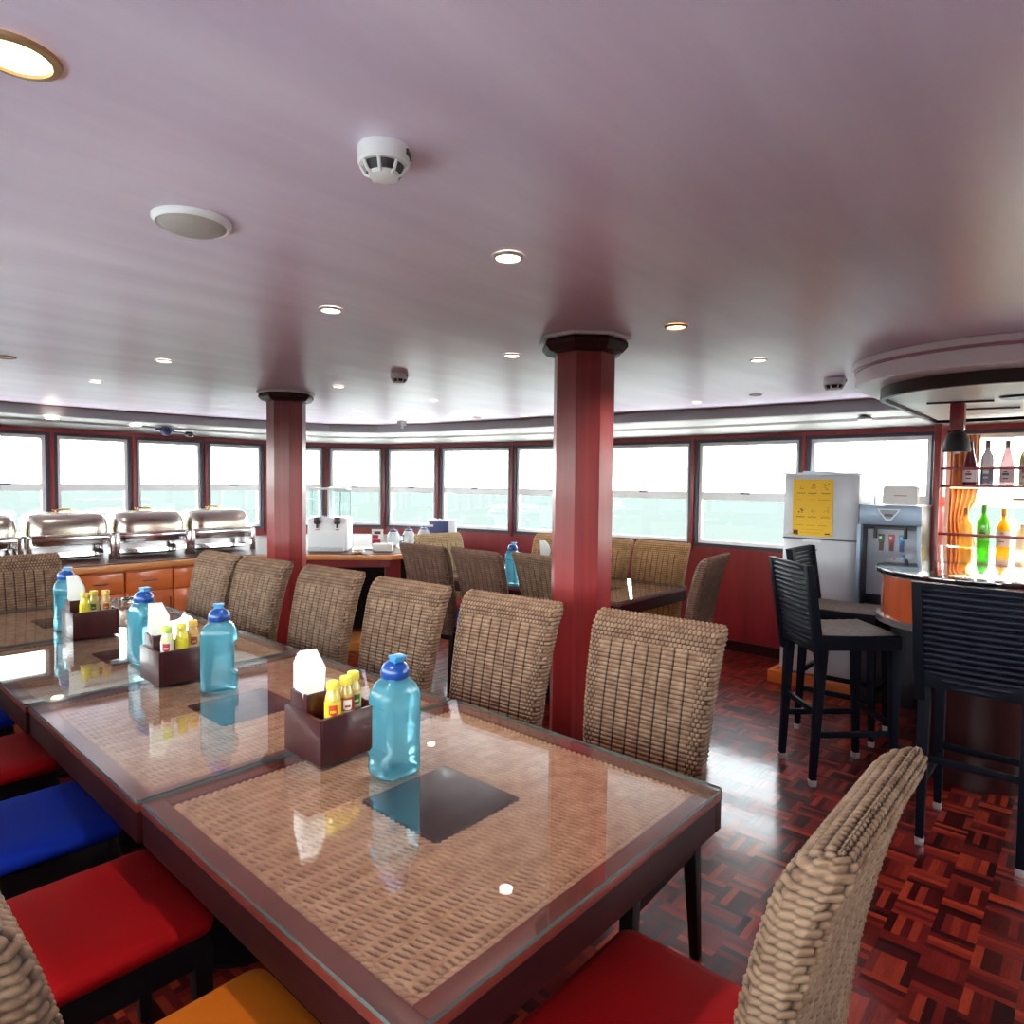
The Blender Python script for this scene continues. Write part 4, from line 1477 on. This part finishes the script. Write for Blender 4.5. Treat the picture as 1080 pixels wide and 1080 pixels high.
# bottle shelf in front of the last window
t = thing('bottle_shelf', 'red wooden bottle shelf in front of the bright window behind the bar', 'shelf', (5.28, 0.0, 0))
ya, yb = -0.55, 0.835
MB().box((0.0, yb - 0.02, 0.0), (0.24, yb + 0.02, 1.905)).build('end_post', COLWOOD, t, bevel=0.003)
MB().box((0.0, ya - 0.02, 0.0), (0.24, ya + 0.02, 1.905)).build('end_post', COLWOOD, t, bevel=0.003)
MB().box((0.02, ya + 0.02, 0.0), (0.24, yb - 0.02, 1.03)).build('lower_cabinet', REDWOOD, t, smooth=0)
MB().box((0.0, ya + 0.02, 1.0305), (0.24, yb - 0.02, 1.056)).build('shelf_board', plain('pale_shelf', (0.62, 0.42, 0.28), 0.15), t, bevel=0.002)
MB().box((0.06, ya + 0.02, 1.472), (0.24, yb - 0.02, 1.490)).build('shelf_board', REDWOOD, t, bevel=0.002)
MB().box((0.15, ya + 0.06, 1.4665), (0.19, yb - 0.06, 1.4715)).build('strip_lamp', LAMP_WARM, t, smooth=0)
for z in (1.145, 1.590):
    MB().box((0.03, ya + 0.02, z), (0.045, yb - 0.02, z + 0.018)).build('guard_rail', REDWOOD, t, bevel=0.002)
BO = {}


def bar_bottle(name, prof, col, clear, lab=None, mark=None):
    d = {}
    d['body'] = MB().lathe(prof, 20).data('body', tinted('glass_' + name, col, clear), smooth=40)
    rmax = max(p[0] for p in prof)
    if lab:
        d['label'] = MB().lathe([(rmax + 0.0006, lab[0]), (rmax + 0.0006, lab[1])], 20, cap=False).data('label', plain('lab_' + name, lab[2], 0.5), smooth=40)
        if mark:
            mm = MB()
            for (a0, a1, z0, z1) in ((-210, -160, 0.55, 0.75), (-205, -165, 0.25, 0.35), (-200, -172, 0.80, 0.9)):
                n = 5
                A = [math.radians(a0 + (a1 - a0) * k / n) for k in range(n + 1)]
                zz0, zz1 = lab[0] + (lab[1] - lab[0]) * z0, lab[0] + (lab[1] - lab[0]) * z1
                mm.add([((rmax + 0.0014) * math.cos(a), (rmax + 0.0014) * math.sin(a), zz0) for a in A] + [((rmax + 0.0014) * math.cos(a), (rmax + 0.0014) * math.sin(a), zz1) for a in A],
                       [(k, k + 1, n + 2 + k, n + 1 + k) for k in range(n)])
            d['emblem'] = mm.data('emblem', plain('mk_' + name, mark, 0.5), smooth=0)
    rt, zt = prof[-1]
    d['cap'] = MB().lathe([(rt + 0.0012, zt - 0.045), (rt + 0.0012, zt + 0.004), (0.002, zt + 0.005)], 14).data('cap', plain('cap_' + name, [c * 0.4 for c in col], 0.4), smooth=40)
    BO[name] = d


WINEP = [(0.034, 0), (0.037, 0.006), (0.037, 0.17), (0.033, 0.195), (0.018, 0.225), (0.0135, 0.245), (0.0135, 0.295)]
SPARK = [(0.036, 0), (0.040, 0.006), (0.040, 0.11), (0.034, 0.16), (0.022, 0.21), (0.0145, 0.25), (0.0135, 0.29)]
SPIR = [(0.036, 0), (0.039, 0.006), (0.039, 0.155), (0.030, 0.18), (0.016, 0.20), (0.0135, 0.215), (0.0135, 0.275)]
bar_bottle('darkred', SPARK, (0.10, 0.02, 0.03), 0.15, (0.02, 0.10, (0.62, 0.52, 0.52)), (0.2, 0.03, 0.04))
bar_bottle('smoke', WINEP, (0.20, 0.17, 0.18), 0.35, (0.02, 0.12, (0.12, 0.10, 0.15)), (0.5, 0.45, 0.45))
bar_bottle('rose', SPARK, (0.42, 0.28, 0.28), 0.4, (0.02, 0.10, (0.50, 0.38, 0.40)), (0.08, 0.05, 0.06))
bar_bottle('olive', WINEP, (0.22, 0.20, 0.10), 0.3, (0.02, 0.13, (0.40, 0.36, 0.30)), (0.2, 0.1, 0.1))
bar_bottle('pale', SPIR, (0.85, 0.62, 0.22), 0.6)
bar_bottle('green', WINEP, (0.10, 0.60, 0.02), 0.25, (0.06, 0.14, (0.12, 0.50, 0.05)), (0.01, 0.16, 0.01))
bar_bottle('orange', SPIR, (0.85, 0.45, 0.01), 0.25, (0.03, 0.13, (0.45, 0.40, 0.42)), (0.30, 0.10, 0.03))
bar_bottle('square', [(0.036, 0), (0.036, 0.13), (0.02, 0.15), (0.016, 0.175)], (0.75, 0.66, 0.45), 0.5, (0.03, 0.10, (0.6, 0.55, 0.45)), None)
for (px_, key, z, lab) in ((1022, 'darkred', 1.4905, 'dark red bottle with pale label, leftmost on the upper bar shelf'), (1040, 'smoke', 1.4905, 'slim smoky bottle with dark label on the upper bar shelf'),
                           (1061, 'rose', 1.4905, 'rosy tapering bottle on the upper bar shelf'), (1081, 'olive', 1.4905, 'olive bottle on the upper bar shelf cut by the right edge'),
                           (1020, 'pale', 1.0565, 'pale amber bottle beside the curtain on the lower bar shelf'), (1039, 'green', 1.0565, 'bright green bottle on the lower bar shelf'),
                           (1060, 'orange', 1.0565, 'orange yellow bottle with grey label on the lower bar shelf'), (1081, 'square', 1.0565, 'short pale bottle at the right edge of the lower bar shelf')):
    d = ray(px_, 520)
    s = 5.42 / d[0]
    t = thing('liquor_bottle', lab, 'bottle', (5.42, d[1] * s, z), 0, 'bottles on the bar shelf')
    for nm, me in BO[key].items():
        link(nm, me, t)
# gathered curtain at the window edge behind the shelf
m = MB()
rows = []
for k in range(13):
    z = 1.06 + 0.78 * k / 12
    pin = 1 - 0.35 * math.exp(-((z - 1.25) / 0.12) ** 2)
    ring = []
    for i in range(40):
        u = i / 39
        ring.append((5.575 + 0.016 * math.sin(u * 34 + 0.6 * math.sin(z * 5)), 0.80 - 0.17 * u * pin, z))
    back = [(x + 0.008, y, zz) for x, y, zz in reversed(ring)]
    rows.append(ring + back)
o = m.loft(rows, True).build('window_curtain', CURTAIN, smooth=60)
tag(o, 'amber gathered curtain hanging beside the bottle shelf', 'curtain')

# ------------------------------------------------------------------ bar stools
ST = {}


def stool_back():
    m_ = MB()
    n, zz0, zz1 = 17, 0.66, 1.08
    for k in range(n):
        z = zz0 + (zz1 - zz0) * (k + 0.5) / n
        s = (z - zz0) / (zz1 - zz0)
        y = -0.195 - 0.075 * s
        hw = 0.185 + 0.012 * s
        pts = [(-hw, y), (-hw * 0.5, y - 0.012), (0, y - 0.016), (hw * 0.5, y - 0.012), (hw, y)]
        m_.tube([(a, b, z) for a, b in pts], 0.0122, 8)
    return m_.data('back_slats', plain('back_strands', (0.005, 0.0065, 0.016), 0.45, spec=0.18), smooth=60)


ST['back_slats'] = stool_back()
m = MB()
for sx in (-1, 1):
    m.loft([[(sx * (0.185 + 0.012 * s) - 0.018, -0.195 - 0.075 * s - 0.020, 0.60 + 0.49 * s), (sx * (0.185 + 0.012 * s) + 0.018, -0.195 - 0.075 * s - 0.020, 0.60 + 0.49 * s),
             (sx * (0.185 + 0.012 * s) + 0.018, -0.195 - 0.075 * s + 0.020, 0.60 + 0.49 * s), (sx * (0.185 + 0.012 * s) - 0.018, -0.195 - 0.075 * s + 0.020, 0.60 + 0.49 * s)] for s in (0, 0.5, 1)], True)
m.box((-0.19, -0.222, 0.66), (0.19, -0.205, 0.72))
m.loft([[(-0.19, -0.285, 1.065), (0.19, -0.285, 1.065), (0.19, -0.262, 1.065), (-0.19, -0.262, 1.065)], [(-0.19, -0.290, 1.09), (0.19, -0.290, 1.09), (0.19, -0.264, 1.09), (-0.19, -0.264, 1.09)]], True)
ST['back_frame'] = m.data('back_frame', STOOLDARK, bevel=0.003)
nx, ny = 90, 90
X, Y = np.meshgrid(np.linspace(-0.19, 0.19, nx), np.linspace(-0.20, 0.20, ny))
hh = np.abs(np.sin(PI * X / 0.013)) * (0.4 + 0.6 * np.abs(np.sin(PI * (Y / 0.05 + np.floor(X / 0.013) * 0.5))))
ST['woven_seat'] = grid_mesh('woven_seat', np.stack([X, Y, 0.746 + hh * 0.004 + 0.004 * (Y / 0.2) ** 2], -1), hh, False, STOOLSEAT)
m = MB().box((-0.195, -0.205, 0.675), (0.195, 0.205, 0.7455))
ST['seat_frame'] = m.data('seat_frame', STOOLDARK, bevel=0.008)
SLEG = []
for sx in (-1, 1):
    for sy in (-1, 1):
        a = (sx * 0.17, 0.180 * sy, 0.68)
        b = (sx * 0.165, 0.20 * sy - (0.005 if sy < 0 else -0.0), 0.030)
        SLEG.append((MB().leg(a, b, 0.046, 0.030).data('leg', STOOLDARK, bevel=0.004), MB().leg((b[0], b[1], 0.0298), (b[0], b[1], 0.0), 0.033, 0.030).data('foot_cap', plain('pale_foot_cap', (0.45, 0.40, 0.42), 0.3, metal=0.6) if 'pale_foot_cap' not in MATS else MATS['pale_foot_cap'], bevel=0.002)))
STR = []
for (a, b) in (((-0.165, -0.185, 0.255), (-0.165, 0.185, 0.255)), ((0.165, -0.185, 0.255), (0.165, 0.185, 0.255)), ((-0.155, 0.19, 0.30), (0.155, 0.19, 0.30)), ((-0.155, -0.19, 0.36), (0.155, -0.19, 0.36))):
    v = Vector(b) - Vector(a)
    h = 0.009
    m = MB()
    if abs(v.y) > abs(v.x):
        m.box((a[0] - h, a[1], a[2] - 0.014), (a[0] + h, b[1], a[2] + 0.014))
    else:
        m.box((a[0], a[1] - h, a[2] - 0.014), (b[0], a[1] + h, a[2] + 0.014))
    STR.append(m.data('stretcher', STOOLDARK, bevel=0.002))


def stool(x, y, facing, label):
    t_ = thing('bar_stool', label, 'bar stool', (x, y, 0), math.radians(facing - 90), 'dark bar stools')
    for nm, me in ST.items():
        link(nm, me, t_)
    for lg, ft in SLEG:
        l_ = link('leg', lg, t_)
        link('foot_cap', ft, l_)
    for me in STR:
        link('stretcher', me, t_)


stool(3.615, 0.965, -46, 'dark slatted bar stool standing alone in front of the refrigerator, side on')
stool(4.262, 1.11, -90, 'dark slatted bar stool behind the side on stool, close to the drink dispenser')
stool(3.315, 0.335, 0, 'large dark bar stool at the right edge with its back to the camera')

# ------------------------------------------------------------------ ceiling fittings


def downlight(px_, py_, r, lit, label, rim=RIM, power=0.0, z=ZC, cat='ceiling light'):
    p_ = at_z(px_, py_, z)
    t_ = thing('downlight', label, cat, (p_.x, p_.y, z - 0.0005), 0, 'recessed ceiling lights')
    m_ = MB().loft([[(q * math.cos(2 * PI * i / 28), q * math.sin(2 * PI * i / 28), zz) for i in range(28)] for q, zz in ((r * 1.30, -0.0005), (r * 1.26, -0.006), (r * 1.02, -0.008), (r * 0.98, -0.003))], cap=False)
    m_.build('rim', rim, t_, smooth=50)
    mt = {0: LAMP_OFF, 1: LAMP_WHITE, 2: LAMP_WARM}[lit]
    MB().lathe([(r * 1.0, -0.0015), (r * 0.98, -0.0035), (0.002, -0.004)], 28).build('lamp', mt, t_, smooth=50)
    if power:
        ld = bpy.data.lights.new('downlight_glow', 'SPOT')
        ld.energy = power * 3.0
        ld.spot_size = math.radians(110)
        ld.spot_blend = 0.8
        ld.shadow_soft_size = 0.04
        ld.color = (1.0, 0.88, 0.78)
        lo = bpy.data.objects.new('downlight_glow', ld)
        COL.objects.link(lo)
        lo.parent = t_
        lo.location = (0, 0, -0.02)


for (x, y, r, lit, lab, rim, pw) in (
    (16, 57, 0.046, 2, 'large warm lit ceiling downlight at the top left corner', RIMBROWN, 8),
    (536, 270, 0.034, 1, 'lit ceiling downlight left of the near column top', RIM, 7),
    (349, 326, 0.034, 1, 'lit ceiling downlight up right of the far column top', RIM, 6),
    (173, 380, 0.034, 1, 'lit ceiling downlight between the far column and the ceiling speaker, low in view', RIM, 4),
    (540, 374, 0.034, 1, 'lit ceiling downlight just left of the near column capital', RIM, 5),
    (713, 344, 0.036, 2, 'warm lit brown rimmed downlight right of the near column capital', RIMBROWN, 6),
    (800, 379, 0.034, 1, 'lit ceiling downlight above the refrigerator', RIM, 4),
    (797, 416, 0.034, 0, 'unlit brown downlight close to the cove above the refrigerator', RIMBROWN, 0),
    (5, 376, 0.040, 0, 'unlit dark downlight at the left picture edge', RIMBROWN, 0),
    (101, 402, 0.034, 1, 'lit downlight above the second far window from the left', RIM, 3),
    (357, 407, 0.034, 1, 'lit downlight right of the far column top', RIM, 3),
    (377, 433, 0.034, 1, 'lit downlight above the juice dispenser near the cove', RIM, 3),
    (457, 422, 0.034, 1, 'lit downlight midway between the two columns near the cove', RIM, 3),
    (553, 438, 0.034, 1, 'faint lit downlight near the cove left of the near column', RIM, 3),
    (503, 440, 0.034, 0, 'unlit brown downlight near the cove between the columns', RIMBROWN, 0),
    (735, 424, 0.030, 1, 'small lit downlight near the cove right of the near column', RIM, 2),
):
    downlight(x, y, r, lit, lab, rim, pw)
for (x, y, lab) in ((55, 440, 'lit lamp in the white cove above the second far window'), (143, 447, 'lit lamp in the white cove above the chafing dishes'), (345, 463, 'lit lamp in the white cove right of the far column'),
                    (533, 459, 'lit lamp in the white cove left of the near column')):
    pp = at_z(x, y, 1.995)
    t = thing('cove_lamp', lab, 'ceiling light', (pp.x, pp.y, 1.984), 0, 'lamps in the white cove')
    MB().lathe([(0.05, 0.0), (0.045, -0.006), (0.002, -0.007)], 20).build('lamp', LAMP_WHITE, t, smooth=50)


def detector(px_, py_, r, label, z=ZC, mat=WHITEPL, big=True):
    p_ = at_z(px_, py_, z)
    t_ = thing('smoke_detector', label, 'smoke detector', (p_.x, p_.y, z - 0.0005), math.radians(40), 'smoke detectors')
    MB().lathe([(r, 0.0), (r, -0.6 * r), (0.94 * r, -0.66 * r)], 28).build('base', mat, t_, smooth=40)
    m_ = MB()
    for k in range(8):
        a = 2 * PI * k / 8
        m_.tube([(0.90 * r * math.cos(a), 0.90 * r * math.sin(a), -0.66 * r), (0.72 * r * math.cos(a), 0.72 * r * math.sin(a), -0.98 * r), (0.5 * r * math.cos(a), 0.5 * r * math.sin(a), -1.04 * r)], 0.07 * r, 6)
    m_.build('cage', mat, t_, smooth=50)
    MB().lathe([(0.78 * r, -0.661 * r), (0.66 * r, -0.95 * r)], 20).build('dark_chamber', BLACK, t_, smooth=40)
    MB().lathe([(0.60 * r, -0.951 * r), (0.56 * r, -1.08 * r), (0.3 * r, -1.16 * r), (0.002, -1.18 * r)], 20).build('nose', mat, t_, smooth=40)
    MB().box((-0.35 * r, -1.02 * r, -0.36 * r), (0.25 * r, -0.93 * r, -0.14 * r)).build('vent_slot', BLACK, t_, smooth=0)
    return t_


detector(405, 157, 0.049, 'large white smoke detector high on the ceiling, nearest the camera')
detector(421, 394, 0.050, 'small smoke detector above the gap between the two columns')
detector(880, 399, 0.062, 'smoke detector beside the left end of the bar canopy')
pp = at_z(425, 445, ZC)
t = thing('sprinkler_head', 'small square white fitting at the cove between the columns', 'ceiling fitting', (pp.x - 0.08, pp.y - 0.08, ZC - 0.0005))
MB().box((-0.035, -0.035, -0.05), (0.035, 0.035, 0)).lathe([(0.02, -0.075), (0.02, -0.05)], 12).build('body', plain('grey_fitting', (0.42, 0.44, 0.46), 0.4), t, bevel=0.004)
pp = at_z(203, 232, ZC)
t = thing('ceiling_speaker', 'round domed ceiling speaker left of the big smoke detector', 'speaker', (pp.x, pp.y, ZC - 0.0005))
MB().loft([[(q * math.cos(2 * PI * i / 40), q * math.sin(2 * PI * i / 40), z) for i in range(40)] for q, z in ((0.090, 0), (0.090, -0.008), (0.082, -0.016), (0.076, -0.014))], cap=False).build('ring', WHITEPL, t, smooth=50)
MB().lathe([(0.077, -0.004), (0.076, -0.015), (0.062, -0.024), (0.03, -0.030), (0.002, -0.031)], 36).build('grille', plain('speaker_grille', (0.45, 0.42, 0.40), 0.6, bump=0.3, bscale=400), t, smooth=50)
# small white boxes at the window heads
for i, (px_, lab) in enumerate(((547, 'small white box on the header left of the near column'), (740, 'small white box on the header above the side window mullion'))):
    d = ray(px_, 462)
    a, b = (WALL[11], WALL[12]) if i == 0 else (WALL[13], WALL[14])
    A, B = Vector(a), Vector(b)
    e = B - A
    den = d[0] * e.y - d[1] * e.x
    s = (A.x * e.y - A.y * e.x) / den
    o = MB().box((-0.048, -0.045, 0), (0.048, -0.0125, 0.095)).build('blind_box', WHITEPL, bevel=0.003)
    o.location = (d[0] * s, d[1] * s, 1.855)
    o.rotation_euler = (0, 0, math.atan2(e.y, e.x) + PI)
    tag(o, lab, 'box')
t = thing('swivel_camera', 'dark camera on the cove above the chafing dishes', 'camera', (2.62, 6.97, 1.90))
MB().lathe([(0.055, 0.072), (0.06, 0.05), (0.05, 0.02), (0.03, 0.0)], 18).box((-0.10, -0.02, 0.045), (0.06, 0.02, 0.068)).build('head', NAVY, t)
MB().lathe([(0.03, 0.0), (0.045, 0.02), (0.03, 0.05)], 14, (0.22, 0, 0.0)).tube([(0.06, 0, 0.04), (0.22, 0, 0.03)], 0.006, 8).build('arm', BLACK, t)
pp = at_z(912, 439, 1.99)
o = MB().lathe([(0.045, 0.03), (0.05, 0.012), (0.03, 0.0)], 18).build('cove_detector', plain('grey_dome', (0.40, 0.38, 0.36), 0.4))
o.location = (min(pp.x, 5.5), pp.y, 1.955)
tag(o, 'tiny grey dome on the white cove right of the refrigerator', 'detector')

# warm strip lamp under the upper bottle shelf
ld = bpy.data.lights.new('shelf_lamp', 'AREA')
ld.shape = 'RECTANGLE'
ld.size, ld.size_y = 0.05, 1.2
ld.energy = 6
ld.color = (1.0, 0.78, 0.42)
lo = bpy.data.objects.new('shelf_lamp', ld)
COL.objects.link(lo)
lo.location = (5.45, 0.14, 1.463)
